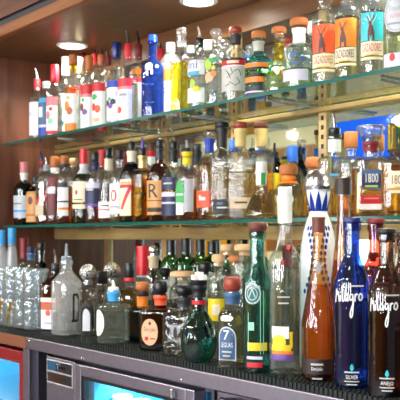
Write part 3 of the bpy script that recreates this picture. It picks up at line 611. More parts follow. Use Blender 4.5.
B('c', 218.5, 1.56, 254, 22, (286, 272), ('cork', 262, 'cork_pale', 1.5), 'clear bottle with tan cork and yellow label behind the dark globe bottle', liq=('water', 290), style='round',
  labels=[(36, 54, 298, 320, 'yellow', [('r', 0, 309, 4, 5, 'cream')])])
B('c', 227.5, 1.66, 244, 25, (276, 262), ('cork', 251, 'cork_pale', 1.6), 'tall clear bottle with tan cork, the second tallest of the pale corks', liq=('water', 282), style='round')
B('c', 235.5, 1.56, 255, 23, (284, 274), ('cork', 262, 'cork_orange', 1.5), 'clear bottle with small orange tan cork above the red ball stopper', liq=('water', 290), style='round')
B('c', 245, 1.52, 244, 28, (266, 260), ('cork', 251, 'cork_pale', 1.7), 'tall straight clear bottle with tan cork left of the teal bottle', glass='embossed', liq=('water', 280), style='square', rn=.019)
# counter, front row
B('c', 55.5, 1.35, 249, 25, (286, 277), ('pourer', 271, 'plastic_black', 'crystal', .35), 'square amber bottle with black collared spout and white label on counter', glass='amber_glass', liq=('amber', 290), style='round', n=5., rot=.45,
  labels=[(-64, 30, 297, 328, [(.6, 'cream'), (.8, 'rust'), (2, 'cream')]), (25.8, 36, 297, 328, [(.5, 'cream'), (.9, 'rust'), (2.2, 'lilac')], [('r', 0, 302, 4, .8, 'red'), ('o', 0, 312, 3, 3, 'red_orange'), ('r', 0, 322, 4, .7, 'gray')])])
B('c', 66.5, 1.31, 244, 26, (284, 268), ('pourer', 260, 'plastic_clear_gray', 'plastic_clear_gray', .25), 'frosted square bottle with black D and tall clear spout', glass='frosted_clear', liq=('water', 312), style='slope', n=5., rot=.30, rn=.0165,
  labels=[(-73, 30, 300, 330, None, [('d', 0, 317, 2.5, 3, 'rust')]), (107.2, 34, 284, 330, None, [('line', [(-3.5, 294), (-3.5, 320)], 2.4, 'black'), ('line', [(-3.5, 294), (1, 294), (3.6, 299), (3.6, 315), (1, 320), (-6, 320)], 2.2, 'black')])])
B('c', 88, 1.36, 264, 19, (292, 286), ('ball', 281, 'silver_ball'), 'clear tequila bottle with speckled silver ball stopper and black arch', liq=('water', 300), style='square', n=4., rot=.6,
  labels=[(46, 44, 296, 332, None, [('a', 0, 319, 3.5, 11, 'silver_paper'), ('arch', 0, 316, 6, 12, 2.2, 'black')])])
B('c', 101.5, 1.40, 271, 26, (297, 290), ('cap', 282, 'plastic_black', 1.3), 'clear bottle with large square black cap between two silver balls', liq=('water', 303), style='square', n=4., rot=.7, rn=.0165)
B('c', 112, 1.47, 262, 24, (294, 285), ('ball', 279, 'silver_ball'), 'second bottle with speckled silver ball, behind the blue collared one', liq=('water', 300), style='round')
B('c', 113.5, 1.315, 280, 33, (308, 302), ('pourer', 290, 'plastic_white', 'plastic_white', .3), 'squat clear tequila bottle with blue neck ribbon and white spout', glass='clear_green', liq=('water', 312), style='square', n=3.4, b=.75, rot=.7, rn=.0155, neck=[(290, 301, 'sky')],
  labels=[(-2, 40, 304, 340, None, [('o', 0, 322, 6, 13, 'white'), ('ring', 0, 322, 4.6, 11, .7, 'gray')])])
B('c', 129.5, 1.46, 263, 25, (296, 288), ('cap', 277, 'plastic_black', 1.3), 'gold tequila bottle with black cap and red stripe', liq=('gold', 290), style='round', n=4., rot=.7, rn=.0135, neck=[(277, 281, 'red')])
B('c', 142.5, 1.42, 282, 39, (312, 306), ('bun', 291, 'cork_orange', 1.3), 'dark square tequila bottle with orange wooden stopper and orange band', glass='black_glass', liq=('dark_whiskey', 315), style='square', n=5., b=.8, rot=.72, rn=.0155, neck=[(291, 296, 'black'), (296, 306, 'orange')])
B('c', 160.5, 1.325, 281, 42, (315, 307), ('bun', 294, 'plastic_black', 1.3), 'dark tequila bottle with oval cream label and black stopper', glass='brown_glass', liq=('dark_whiskey', 318), style='square', n=4.2, b=.8, rot=.62, rn=.0155, neck=[(295, 305, 'red_orange')],
  labels=[(20, 44, 316, 346, None, [('o', 0, 330.5, 8.4, 13.2, 'peach'), ('ring', 0, 330.5, 7.5, 12, .7, 'tan'), ('d', 0, 322, 1.5, 2, 'brown'), ('t', 'Don Julio', 0, 328, 4.4, 'dark_brown', 0, .5), ('o', -3, 337, 1.8, 2.2, 'red'), ('r', 3, 337, 2.6, .8, 'rust')])])
B('c', 184, 1.33, 285, 42, (318, 310), ('bun', 296, 'plastic_black', 1.5), 'squat clear tequila bottle with embossed grey eagle and black stopper', glass='embossed_gray', liq=('pale_gold', 330), style='square', n=4.2, b=.8, rot=.7, rn=.016, neck=[(297, 307, 'charcoal')],
  labels=[(26, 40, 316, 350, None, [('o', 0, 328, 5, 5, 'gray'), ('line', [(-9, 322), (-3, 326)], 1.6, 'pale_gray'), ('line', [(9, 322), (3, 326)], 1.6, 'pale_gray'), ('t', 'Don Julio', 0, 338, 5, 'pale_gray', 0, .55), ('d', 0, 330, 2, 5, 'charcoal')])])
B('c', 199, 1.272, 272, 37, (338, 310), ('cross', 284, 'white'), 'dark teal globe shaped bottle with white and red cross stopper', glass='dark_teal', liq=None, style='globe', rn=.0165, neck=[(285, 297, 'black'), (300, 304, 'red')])
B('c', 232.5, 1.275, 277, 30, (320, 306), ('bun', 291, 'cork_red', 1.35), 'tequila bottle with round red stopper and blue label marked 7', glass='clear', liq=('straw', 312), style='round', rn=.0155, neck=[(291, 304, 'slate')],
  labels=[(28, 56, 314, 321, None, [('o', -1, 317, 7, 3, 'white'), ('t', 'siete', -1, 317, 3.6, 'royal', 0, .8)]), (26, 56, 326, 359, None, [('a', 0, 342, 9.5, 17, 'silver_paper'), ('a', 0, 342, 8.4, 15.5, 'slate'), ('t', '7', -.5, 334, 10, 'white'), ('t', 'LEGUAS', 0, 343.5, 5, 'white', 0, .52), ('r', 0, 350, 5, .8, 'pale_gray'), ('r', 0, 354, 3.5, .8, 'pale_gray')])])
B('c', 257.5, 1.285, 222, 29, (282, 262), ('cork', 231, 'cork_dark', 1.35), 'tall teal glass tequila bottle with round white emblem and wooden stopper', glass='teal_glass', liq=('water', 290), style='slope', rn=.0165,
  labels=[(38, 62, 280, 310, None, [('o', -3, 293, 8.5, 10, 'teal'), ('ring', -3, 293, 8, 9.5, 1.4, 'silver_paper'), ('ring', -3, 293, 5, 6, .7, 'silver_paper'), ('t', 'TEQUILA', -3, 286, 3, 'white'), ('line', [(-6, 296), (-3, 288), (0, 296)], 1, 'silver_paper')]),
          (46, 62, 318, 372, None, [('r', -6, 325, 3, 4, 'mint'), ('r', 0, 345, 10, 4, 'yellow'), ('r', -3, 356, 8, 1.5, 'lilac'), ('r', -3, 363, 8, 2.5, 'red'), ('line', [(-9, 312), (-9, 350)], .7, 'mint'), ('line', [(3, 290), (3, 352)], .7, 'mint'), ('line', [(6, 290), (6, 352)], .7, 'mint')])])
B('c', 285, 1.305, 187, 32, (262, 240), ('cap', 195, 'plastic_white', 1.12), 'very tall clear bottle with white cap, white neck label and yellow print', glass='clear', liq=('water', 268), style='slope', rn=.0145, neck=[(196, 223, 'white')],
  labels=[(20, 30, 198, 222, None, [('line', [(-4, 200), (-6, 222)], 3, 'cream')]), (40, 60, 240, 300, None, [('o', 4, 247, 2, 2.6, 'red'), ('o', -1, 262, 1.6, 2.4, 'red'), ('line', [(-8, 250), (-4, 232)], .8, 'white'), ('r', 0, 296, 6, .7, 'pale_gray'), ('r', 0, 302, 5, .7, 'pale_gray')]),
          (34, 62, 320, 358, None, [('r', -2, 331, 9, 6, 'white'), ('o', -3, 340, 7, 7, 'yellow'), ('r', -1, 346, 10, 3, 'yellow'), ('r', 0, 350.5, 11, 1.8, 'orange'), ('r', 0, 355.5, 12, 3, 'purple'), ('r', 9, 338, 1.5, 8, 'yellow')])])
B('c', 318.5, 1.315, 217, 34, (322, 236), ('capsule', 228, 'cork_dark', 1.3), 'tall tapering amber tequila bottle with metal emblem, before the ceramic one', glass='orange_glass', liq=('amber', 285), style='taper', rn=.0105,
  labels=[(44, 44, 255, 282, None, [('d', 0, 268, 3, 6, 'gray'), ('line', [(-5, 263), (0, 268), (5, 263)], 1.2, 'silver_paper'), ('line', [(-5, 274), (0, 268), (5, 274)], 1.2, 'gold')]), (38, 62, 357, 379, 'dark_brown', [('r', 0, 362, 6, .9, 'pale_gray'), ('t', 'Don Julio', 0, 366.5, 3.6, 'white', 0, .6), ('r', 0, 376, 5, .8, 'pale_gray')])])
B('c', 343.5, 1.42, 178, 33, (310, 200), ('capsule', 190, 'dark_brown', 1.5), 'tall slender brown bottle with dark brown stopper behind the cobalt one', glass='orange_glass', liq=('whiskey', 260), style='taper', rn=.0125)
def script_bottle(ax, Y, top, w, gl, capm, lab, liq, sh, yt, prints):
    B('c', ax, Y, top, w, sh, ('cork', top + 6, capm, 1.3), lab, glass=gl, liq=liq, style='slope', rn=.0155,
      labels=[(40, 60, yt - 30, yt + 40, None, [('s', 'Milagro', -3, yt + 3, 9.2, 1.35, 'white'), ('r', 5, yt - 10, 7, .7, 'pale_gray')])] + ([(40, 60, yt + 52, yt + 92, None,
      [('d', 0, 365 + prints, 2, 4, 'turq'), ('t', 'SILVER' if gl == 'blue_glass' else 'ANEJO', 0, 374.5 + prints, 4, 'white', 0, .75), ('r', 0, 369.5 + prints, 7, .7, 'pale_gray'), ('r', 0, 378.5 + prints, 7, .6, 'pale_gray'), ('r', 0, 381.5 + prints, 5, .6, 'pale_gray')])] if prints is not None else []))
script_bottle(352, 1.305, 217, 36, 'blue_glass', 'shiny_navy', 'cobalt blue tequila bottle with white brush script and teal drop', ('water', 300), (286, 250), 295, 0)
script_bottle(376, 1.41, 218, 34, 'red_glass', 'dark_red', 'red glass tequila bottle standing behind the blue and brown script bottles', ('whiskey', 290), (280, 250), 292, None)
script_bottle(386.5, 1.283, 228, 37, 'smoke_brown', 'black', 'smoky brown tequila bottle with white brush script and teal drop', ('amber', 310), (296, 260), 304, 6)
B('c', 405, 1.36, 231, 34, (290, 256), ('cork', 238, 'plastic_black', 1.3), 'dark bottle cut by the right picture edge beside the smoky brown script one', glass='brown_glass', liq=('pale_green', 310), style='slope')
# ---------------------------------------------------------------- settle neighbours so that no two bottles share space
for d in TODO:
    t = depth_at(d['ax'], d['Y']); d['X'] = x_at(d['ax'], d['Y']); d['R'] = d['w'] / 2 * t / F
def reach(d): return d['R'] * (1.0 if d['n'] == 2. else 1.13)
EXTRA = [('c', 318.5, 1.43, .052)]
for it in range(400):
    worst = 0
    for i, a in enumerate(TODO):
        for b_ in TODO[i + 1:]:
            if a['row'] != b_['row']: continue
            dx, dy = b_['X'] - a['X'], b_['Y'] - a['Y']; D = math.hypot(dx, dy) or 1e-4; need = reach(a) + reach(b_) + .0015
            if D < need:
                worst = max(worst, need - D)
                a['R'] *= .997; b_['R'] *= .997
                s = (need - D) * .12
                # slide in depth only along each bottle's own line of sight, so its place among its neighbours stays put
                for q, sg in ((a, -1), (b_, 1)):
                    L = math.hypot(q['X'], q['Y']); ux, uy = q['X'] / L, q['Y'] / L
                    pr = sg * (dx * ux + dy * uy) / D
                    lo, hi = (1.635, 1.86) if q['row'] != 'c' else (1.262, 1.84)
                    ny = q['Y'] + uy * pr * s
                    if lo + q['R'] * .6 < ny < hi: q['X'] += ux * pr * s; q['Y'] = ny
    if worst < .0005: break
print('SETTLED', it, round(worst, 4))
for d in TODO:
    w0 = d['w'] / 2 * depth_at(d['ax'], d['Y']) / F
    if d['R'] < .8 * w0: print('SHRUNK', round(d['R'] / w0, 2), d['row'], d['ax'])
for d in TODO: make_bottle(d)

# white ceramic bottle with cobalt paint and a silver bell stopper
def ceramic_bottle():
    ax, Y = 318.5, 1.43; t = depth_at(ax, Y); k = t / F; zf = lambda y: EYE + (238 - y) * k - 1.0
    root = empty('tequila_bottle', (x_at(ax, Y), Y, 1.0), 'white ceramic bottle with blue painted leaves and a silver dome stopper', 'bottle', 'bottles on the counter')
    pts = [(14, 367), (18, 366.6), (19.5, 363), (19.8, 340), (19.6, 300), (19, 265), (17.5, 245), (15, 230), (11.5, 219), (9, 213), (8.6, 210), (9.6, 206), (11.5, 197), (12.2, 190), (12, 188.5)]
    prof = [(r * k, zf(y) - zf(367)) for r, y in pts]
    S = Shape(prof, 19.8 * k, .005, 2., 1., 0.)
    mb = MB(); sweep(mb, S, prof, 'ceramic', 36, True, True); mb.build('ceramic_body', root)
    lb = MB(); off = zf(367); zq = lambda y: zf(y) - off
    cam = math.atan2(-Y, -x_at(ax, Y))
    for j in range(9):                                            # pointed petals round the neck
        p0 = cam + 2 * PI * j / 9; mi = lb.mi('cobalt_paint')
        rows = []
        for i in range(9):
            u = i / 8; y = 211 - u * 20; hw = .36 * (1 - u ** 1.3)
            rows.append([S.pt(p0 + hw * s_, zq(y), .0006) for s_ in (-1, -.5, 0, .5, 1)])
        lb.quadgrid(rows, 'cobalt_paint', False)
    nb = MB()
    for side in range(6):                                         # curving leaf sprays on the body
        p0 = cam + 2 * PI * (side + .5) / 6
        mi = nb.mi('cobalt_paint')
        for i in range(11):
            u = i / 10; y = 228 + u * 62; ph = p0 + (.30 - .42 * (2 * u - 1) ** 2) * (1 if side % 2 else -1)
            for sg in (-1, 1):
                b = len(nb.v); c_ = ph + sg * .11; zz = zq(y)
                for a in range(8):
                    nb.v.append(S.pt(c_ + (.085) * math.cos(2 * PI * a / 8), zz + sg * .12 * k * math.cos(2 * PI * a / 8) + 2.5 * k * math.sin(2 * PI * a / 8), .0007))
                nb.f.append(tuple(range(b, b + 8))); nb.m.append(mi)
    lb.build('painted_petals', root); nb.build('painted_leaves', root)
    db = MB(); r = 15.2 * k; z0 = zq(190)
    db.lathe([(11 * k, z0), (r * .97, z0 + .001), (r, z0 + 2.2 * k), (r * 1.02, z0 + 3.5 * k), (r * .98, z0 + 4.6 * k), (r * .96, z0 + 8 * k), (r * .86, z0 + 13 * k), (r * .66, z0 + 17.5 * k), (r * .36, z0 + 20.5 * k), (r * .1, z0 + 21.5 * k), (.001, z0 + 21.6 * k)], 'chrome', seg=36, cap1=False)
    db.build('dome_stopper', root)
ceramic_bottle()

# ---------------------------------------------------------------- tumblers, stacked in pairs at the far end of the counter
g = MB()
g.lathe([(.027, 0), (.030, .001), (.0312, .008), (.0318, .04), (.0332, .075), (.0340, .092), (.0336, .0935), (.0322, .0925), (.0308, .06), (.0295, .022), (.024, .015), (.001, .0145)], 'tumbler_glass', seg=24, cap1=False)
first = g.build('tumbler', None)
tag(first, '', 'glass', 'clear tumblers at the far end of the counter')
pm = MB(); SS = Shape([(.030, 0), (.0318, .04), (.0332, .075), (.0340, .092)], .034, .004, 2., 1., 0.)
ribbon(pm, SS, 0., smooth_path([(-.006, .008), (-.004, .035), (.004, .06), (.007, .082)]), .011, 'gold', .0006)
printed = pm.build('printed_mark', None)
ORD = ['first', 'second', 'third', 'fourth', 'fifth', 'sixth', 'seventh']
used = False
for r, (Y, xs) in enumerate(((1.30, (-5.4, 4.2, 13.8, 23.4, 33)), (1.385, (-3, 7, 17, 27, 37)), (1.47, (2, 11, 20, 29, 38.5)))):
    for i, px in enumerate(xs):
        for lvl in range(2):
            o = first if not used else first.copy()
            if used: COL.objects.link(o)
            used = True
            o.location = (x_at(px, Y), Y, 1.0 + .0940 * lvl); o.rotation_euler = (0, 0, random.uniform(-1.2, .2))
            o['label'] = f'clear tumbler, {("lower", "upper")[lvl]} of the {ORD[i]} stack from the wall in the {("front", "second", "back")[r]} row'
            if r == 0 and i in (1, 2) and lvl == 0:
                p = printed if i == 1 else printed.copy()
                if i == 2: COL.objects.link(p)
                p.parent = o; o.rotation_euler = (0, 0, -1.0); o['label'] = f'clear tumbler with curved gold mark, lower of the {ORD[i]} front stack from the wall'

# ---------------------------------------------------------------- the bar itself
wood('dark_wood', sc('#44200f'), sc('#6a3a20'), .4, 0); wood('ceiling_wood', sc('#5f3d24'), sc('#77502f'), .32, 0); wood('end_wood', sc('#5e3524'), sc('#774631'), .4, 2)
wood('rail_wood', sc('#8f7140'), sc('#b99a62'), .4, 0); wood('room_wood', sc('#6e431f'), sc('#a8733c'), .4, 2); wood('room_floor', sc('#403e4e'), sc('#5b596c'), .35, 0)
wood('lip_wood', sc('#6e3c16'), sc('#985c28'), .4, 0)
plain('groove', sc('#23232c'), .4); plain('ceiling_paint', sc('#6f5c48'), .8); plain('yellow_wall', sc('#f0a420'), .6)
plain('cream_wainscot', sc('#efe2c0'), .6); plain('cream_paint', sc('#cdbf98'), .6); plain('fridge_red', sc('#7c1d1c'), .3); plain('fridge_black', sc('#151618'), .35); plain('fridge_white', sc('#cfe6ee'), .4)
plain('fridge_blue', sc('#3f9fc4'), .4); plain('sticker_blue', sc('#1d4a68'), .35); plain('sticker_black', sc('#1b1a22'), .35); plain('counter_brown', sc('#7b4a33'), .35); plain('teal_edge', sc('#0b5a50'), .15)
m, nt, out = nodes('mirror_glass')
p = nt.nodes.new('ShaderNodeBsdfGlossy'); p.inputs[0].default_value = (.66, .77, .71, 1); p.inputs['Roughness'].default_value = .02
nz = nt.nodes.new('ShaderNodeTexNoise'); nz.inputs['Scale'].default_value = 3.; tcn = nt.nodes.new('ShaderNodeTexCoord'); link(nt, tcn.outputs['Object'], nz.inputs['Vector'])
mr = nt.nodes.new('ShaderNodeMapRange'); mr.inputs['To Min'].default_value = .01; mr.inputs['To Max'].default_value = .04
link(nt, nz.outputs['Fac'], mr.inputs['Value']); link(nt, mr.outputs[0], p.inputs['Roughness'])
link(nt, p.outputs[0], out.inputs[0]); MATS['mirror_glass'] = m
XL, XR = -3.36, .35           # end wall, and how far the bar runs out of the picture
ZC = 2.087

b = MB(); b.box(XL, XR, 1.925, 1.985, 0, 3.1, 'dark_wood'); structure('wall_back', b)
b = MB(); b.box(XL - .05, XL - .002, 1.12, 1.924, 0, ZC - .001, 'end_wood'); structure('wall_left', b)
b = MB(); b.box(XL - .6, XR, 1.47, 1.924, ZC, ZC + .03, 'ceiling_wood'); structure('ceiling_alcove', b)
# soffit fascia: wooden lip, dark groove, tall board
b = MB(); b.box(XL - .6, XR, 1.435, 1.469, ZC - .004, ZC + .038, 'lip_wood'); structure('trim_soffit_lip', b, bevel=.004)
b = MB(); b.box(XL - .6, XR, 1.442, 1.469, ZC + .039, ZC + .062, 'groove'); structure('trim_soffit_groove', b)
b = MB(); b.box(XL - .6, XR, 1.430, 1.469, ZC + .063, 3.1, 'dark_wood'); structure('wall_soffit', b)
b = MB(); b.box(XL, XR, 1.896, 1.924, 2.0, ZC - .001, 'ceiling_wood'); structure('trim_mirror_header', b)
b = MB(); b.box(XL, XR, 1.905, 1.924, 1.001, 1.999, 'mirror_glass')
tag(b.build('mirror', None, False), 'long back mirror behind the shelves of bottles', 'mirror')
for nm, z1, h in (('trim_upper_rail', 1.697, .015), ('trim_lower_rail', 1.340, .046)):  # upper strip stands in for the pale reflection under the glass shelf
    b = MB(); b.box(XL, XR, 1.870, 1.8905, z1 - h, z1, 'rail_wood'); structure(nm, b, bevel=.003)
names = ['second metal shelf post from the end wall', 'third metal shelf post from the end wall', 'fourth metal shelf post from the end wall', 'fifth metal shelf post from the end wall, right of the picture']
for i, X in enumerate((-2.96, -2.555, -2.15, -1.742, -1.335, -.93)):
    b = MB(); b.box(X - .016, X + .016, 1.8935, 1.904, 1.002, 1.999, 'brass')
    for j in range(21):
        z = 1.37 + j * .029; b.box(X - .005, X + .005, 1.8925, 1.8934, z, z + .014, 'fridge_black')
    o = b.build('shelf_post', None, False)
    tag(o, ('slotted brass shelf post on mirror, ' + ('nearest the wooden end wall', 'second from the wooden end wall', 'third from the wooden end wall', 'behind the white ceramic dome bottle', 'right of the ceramic dome bottle', 'farthest from the end wall')[i]), 'shelf post', 'shelf posts on the mirror')
def shelf(z, label):
    b = MB(); b.box(XL + .003, XR, 1.622, 1.890, z - .0105, z - .0008, 'shelf_glass')
    o = b.build('glass_shelf', None, False); tag(o, label, 'shelf')
    e = MB(); e.box(XL + .003, XR, 1.6195, 1.6215, z - .0105, z - .0008, 'teal_edge'); e.build('polished_edge', o, False)
    for X in (-2.96, -2.555, -2.15, -1.742, -1.335, -.93):
        k = MB(); k.tube([(X, 1.890, z - .0155), (X, 1.66, z - .0155)], [.005, .004], 'chrome', 8); k.build('bracket', o)
shelf(1.712, 'upper glass shelf with green edge'); shelf(1.355, 'lower glass shelf with green edge')

# recessed lamps in the alcove ceiling
lamp = emit('lamp_glow', (1., .95, .82), 28.)
for i, X in enumerate((-2.968, -2.148, -1.33, -.51)):
    o = empty('recessed_light', (X, 1.735, ZC), ('recessed ceiling lamp above the far vodka bottles', 'recessed ceiling lamp at the top centre of the picture', 'recessed ceiling lamp out of frame over the stag bottles', 'recessed ceiling lamp out of frame past the stag bottles')[i], 'ceiling lamp', 'recessed lamps')
    b = MB(); b.lathe([(.062, 0), (.064, -.003), (.060, -.0065), (.050, -.006), (.049, -.001)], 'plastic_white', seg=32, cap0=False, cap1=False); b.build('trim_ring', o)
    b = MB(); b.lathe([(.0485, -.0035), (.001, -.0038)], 'lamp_glow', seg=32, cap0=False, cap1=False); b.build('lens', o)
    l = bpy.data.lights.new('downlight', 'SPOT'); l.energy = 60; l.color = (1., .93, .80); l.spot_size = math.radians(150); l.spot_blend = .6; l.shadow_soft_size = .045
    lo = bpy.data.objects.new('downlight', l); COL.objects.link(lo); lo.location = (X, 1.735, ZC - .012)

# ---------------------------------------------------------------- counter and coolers
XS = x_at(26, 1.25)           # where the steel counter begins
b = MB(); b.box(XS, XR, 1.25, 1.904, .945, .982, 'brushed_steel')
o = b.build('steel_counter', None, False, bevel=.002); tag(o, 'brushed steel counter top over the lit coolers', 'counter')
b = MB(); b.box(XL, XS - .004, 1.25, 1.904, .944, .981, 'counter_brown'); o = b.build('side_counter', None, False, bevel=.002); tag(o, 'brown fronted counter top at the far left under the tumblers', 'counter')
b = MB(); b.box(XL + .004, XR - .02, 1.253, 1.885, .9825, .994, 'rubber')
N = 230
for i in range(N):
    X = x_at(8, 1.253) + (XR - .05 - x_at(8, 1.253)) * i / N
    b.box(X, X + .0075, 1.2505, 1.2535, .9835, .9985, 'rubber')
    for j in range(5): b.box(X, X + .007, 1.258 + j * .017, 1.268 + j * .017, .994, .9994, 'rubber')
o = b.build('bar_mat', None, False); tag(o, 'dark green ribbed rubber bar mat under the bottles', 'bar mat')
for i, px in enumerate((29.2, 82, 181, 297)):
    X = x_at(px, 1.247); zz = .966
    b = MB(); b.sphere((0, 0, 0), .0035, 'chrome', 10, 6); o = b.build('screw', None); o.location = (X, 1.249, .953 if i else .972)
    tag(o, ('small bright screw at the left end of the steel front', 'small bright screw above the lit cooler corner', 'small bright screw above the cooler latch', 'small bright screw under the tall white capped bottle')[i], 'screw')

def cooler(x0, x1, body_mat, frame_mat, glow, label, dx0, dx1, power, ztop=.932, handle=True):
    """under-counter cooler: open-fronted box, lit inside, with a glazed door from dx0 to dx1"""
    root = empty('bar_cooler', ((x0 + x1) / 2, 1.30, 0), label, 'cooler'); cx = (x0 + x1) / 2
    b = MB(); L = lambda X: X - cx
    y0, y1 = .012, .575
    b.box(L(x0), L(x1), y1 - .02, y1, .05, ztop, body_mat); b.box(L(x0), L(x0) + .012, y0, y1 - .0201, .05, ztop, body_mat); b.box(L(x1) - .012, L(x1), y0, y1 - .0201, .05, ztop, body_mat)
    b.box(L(x0) + .0121, L(x1) - .0121, y0, y1 - .0201, ztop - .012, ztop, body_mat); b.box(L(x0) + .0121, L(x1) - .0121, y0, y1 - .0201, .05, .10, body_mat)
    b.box(L(x0) + .02, L(x0) + .05, .05, .5, 0, .05, 'fridge_black'); b.box(L(x1) - .05, L(x1) - .02, .05, .5, 0, .05, 'fridge_black')
    b.build('cabinet', root, False)
    b = MB(); i0, i1 = L(dx0) + .014, L(dx1) - .014
    b.box(i0, i1, .545, .553, .105, ztop - .014, 'fridge_white'); b.box(i0 - .002, i0 + .004, .02, .544, .105, ztop - .014, 'fridge_blue'); b.box(i1 - .004, i1 + .002, .02, .544, .105, ztop - .014, 'fridge_blue')
    for j in range(6):
        X = i0 + (i1 - i0) * (j + .5) / 6; b.box(X - .012, X + .012, .535, .544, .12, ztop - .03, 'fridge_blue')
    b.build('liner', root, False)
    b = MB(); b.box(i0 + .006, i1 - .006, .06, .534, .800 - .10, .806 - .10, 'chrome'); sh = b.build('wire_shelf', root, False)
    if glow:
        b = MB(); b.box(i0 + .01, i1 - .01, .03, .045, ztop - .034, ztop - .022, 'cool_tube'); b.build('light_tube', root, False)
        l = bpy.data.lights.new('cooler_light', 'AREA'); l.shape = 'RECTANGLE'; l.size = (i1 - i0) * .9; l.size_y = .06; l.energy = power; l.color = glow
        lo = bpy.data.objects.new('cooler_light', l); COL.objects.link(lo); lo.location = (cx + (i0 + i1) / 2, 1.30 + .10, ztop - .04); lo.rotation_euler = (math.radians(25), 0, 0)
    d = MB(); a0, a1 = L(dx0), L(dx1); fw = .033; ya, yb = -.032, .008; zb, zt = .10, ztop - .004
    d.box(a0, a0 + fw, ya, yb, zb, zt, frame_mat); d.box(a1 - fw, a1, ya, yb, zb, zt, frame_mat)
    d.box(a0 + fw + .0001, a1 - fw - .0001, ya, yb, zt - fw, zt, frame_mat); d.box(a0 + fw + .0001, a1 - fw - .0001, ya, yb, zb, zb + fw, frame_mat)
    door = d.build('door', root, False, bevel=.003)
    g_ = MB(); q = fw; w2 = .010
    for (p0, p1, r0, r1) in ((a0 + q, a0 + q + w2, zb + q, zt - q), (a1 - q - w2, a1 - q, zb + q, zt - q), (a0 + q + w2, a1 - q - w2, zt - q - w2, zt - q), (a0 + q + w2, a1 - q - w2, zb + q, zb + q + w2)):
        g_.box(p0 + .0002, p1 - .0002, ya + .006, yb, r0 + .0002, r1 - .0002, 'fridge_black' if frame_mat != 'fridge_red' else 'dark_red')
    g_.build('gasket', door, False)
    g_ = MB(); g_.box(a0 + q + w2, a1 - q - w2, -.012, -.007, zb + q + w2, zt - q - w2, 'door_glass'); g_.build('door_pane', door, False)
    if handle:
        h = MB(); h.box(a1 - .028 - .055, a1 - .028 - .045, ya - .012, ya - .0005, zt - .030, zt - .006, 'chrome'); h.build('latch', door, False, bevel=.002)
    return root, cx
emit('cool_tube', (.55, .88, 1.), 9.)
XA0, XA1 = XL + .01, x_at(24.5, 1.27)
cooler(XA0, XA1, 'fridge_black', 'fridge_red', (.62, .86, 1.), 'red framed lit cooler at the far left below the tumblers', XA0 + .01, XA1 - .002, 9., .931, False)
XB0, XB1 = x_at(46, 1.27), x_at(201, 1.27)
rootB, cB = cooler(XB0, XB1, 'brushed_steel', 'brushed_steel', (.40, .80, 1.), 'steel framed cooler glowing blue with white jars inside', x_at(75, 1.268), x_at(194, 1.268), 11., .932)
XC0, XC1 = x_at(204, 1.27), XR - .05
rootC, cC = cooler(XC0, XC1, 'brushed_steel', 'brushed_steel', None, 'dark steel cooler under the teal and amber bottles', XC0 + .06, XC1 - .02, 0, .926)
# steel side panel of the middle cooler with its two stickers
b = MB(); b.box(XB0 - cB, x_at(74.4, 1.27) - cB, -.028, .0115, .08, .930, 'brushed_steel'); pn = b.build('side_panel', rootB, False, bevel=.002)
def sticker(px0, px1, zt, zb, stripes, name):
    b = MB(); a, c = x_at(px0, 1.2715) - cB, x_at(px1, 1.2715) - cB
    b.box(a - .003, c + .003, -.0288, -.0281, zb - .003, zt + .003, 'pale_gray')
    for u0, u1, mat in stripes: b.box(a + (c - a) * u0, a + (c - a) * u1 - .0001, -.0294, -.0289, zb, zt, mat)
    return b, a, c
zz = lambda px, py: z_at(px, py, 1.2715)
b, a, c = sticker(47.5, 72, zz(60, 362.5), zz(60, 372.5), ((0, .35, 'sticker_blue'), (.35, 1, 'sticker_black')), '')
class Flat:
    def at(s, p0, x, z, o): return (x, -.0297 - o * .2, z)

for st in SCRIPT['True']:
    ribbon(b, Flat(), 0, [(a + (c - a) * .60 + x * .021, (zz(60, 362.5) + zz(60, 372.5)) / 2 + z * .011) for x, z in smooth_path(st)], .0042, 'lilac', .001)
b.build('logo_sticker', pn, False)
b, a, c = sticker(47.5, 72, zz(60, 374), zz(60, 384), ((0, .6, 'dark_brown'), (.6, 1, 'sticker_black')), '')
v, f = text_mesh('refrigeration'); mi = b.mi('gold'); k0 = len(b.v); s_ = (c - a) / 8.2
zm = (zz(60, 374) + zz(60, 384)) / 2
for (x, y) in v: b.v.append(((a + c) / 2 + x * s_, -.0299, zm + y * s_ * 1.5))
for q in f: b.f.append(tuple(k0 + i for i in q)); b.m.append(mi)
b.build('name_sticker', pn, False)
# post between the two coolers and the dark slots beside it
b = MB(); b.box(XA1 + .004, x_at(28.5, 1.26), 1.262, 1.30, 0, .943, 'brushed_steel'); tag(b.build('steel_post', None, False, bevel=.002), 'narrow steel post between the red framed and blue lit coolers', 'post')
b = MB(); b.box(x_at(33.5, 1.28), x_at(37, 1.28), 1.285, 1.32, 0, .94, 'brushed_steel'); tag(b.build('steel_divider', None, False), 'thin steel divider in the dark gap left of the stickers', 'post')
b = MB(); b.box(x_at(29, 1.33), XB0 - .004, 1.345, 1.36, 0, .94, 'fridge_black'); structure('trim_gap_backing', b)
# jars in the blue cooler
jar = None
for i, px in enumerate((98, 122, 141, 158)):
    Yj = 1.405
    lab = ('white jar in the lit cooler, nearest the door hinge', 'white lidded jar in the lit cooler, tallest in view', 'white lidded jar in the lit cooler, second in view', 'white jar in the lit cooler, nearest the latch')[i]
    root = empty('jar', (x_at(px, Yj), Yj, .7065), lab, 'jar', 'white jars in the cooler')
    hgt = (.08, .118, .118, .112)[i]
    b = MB(); b.lathe([(.033, 0), (.036, .003), (.036, hgt - .03), (.033, hgt - .022), (.028, hgt - .018)], 'plastic_white', seg=24); b.build('jar_body', root)
    b = MB(); b.lathe([(.030, hgt - .0178), (.0315, hgt - .016), (.0315, hgt - .003), (.029, hgt), (.001, hgt)], 'white', seg=24, cap1=False); b.build('lid', root)

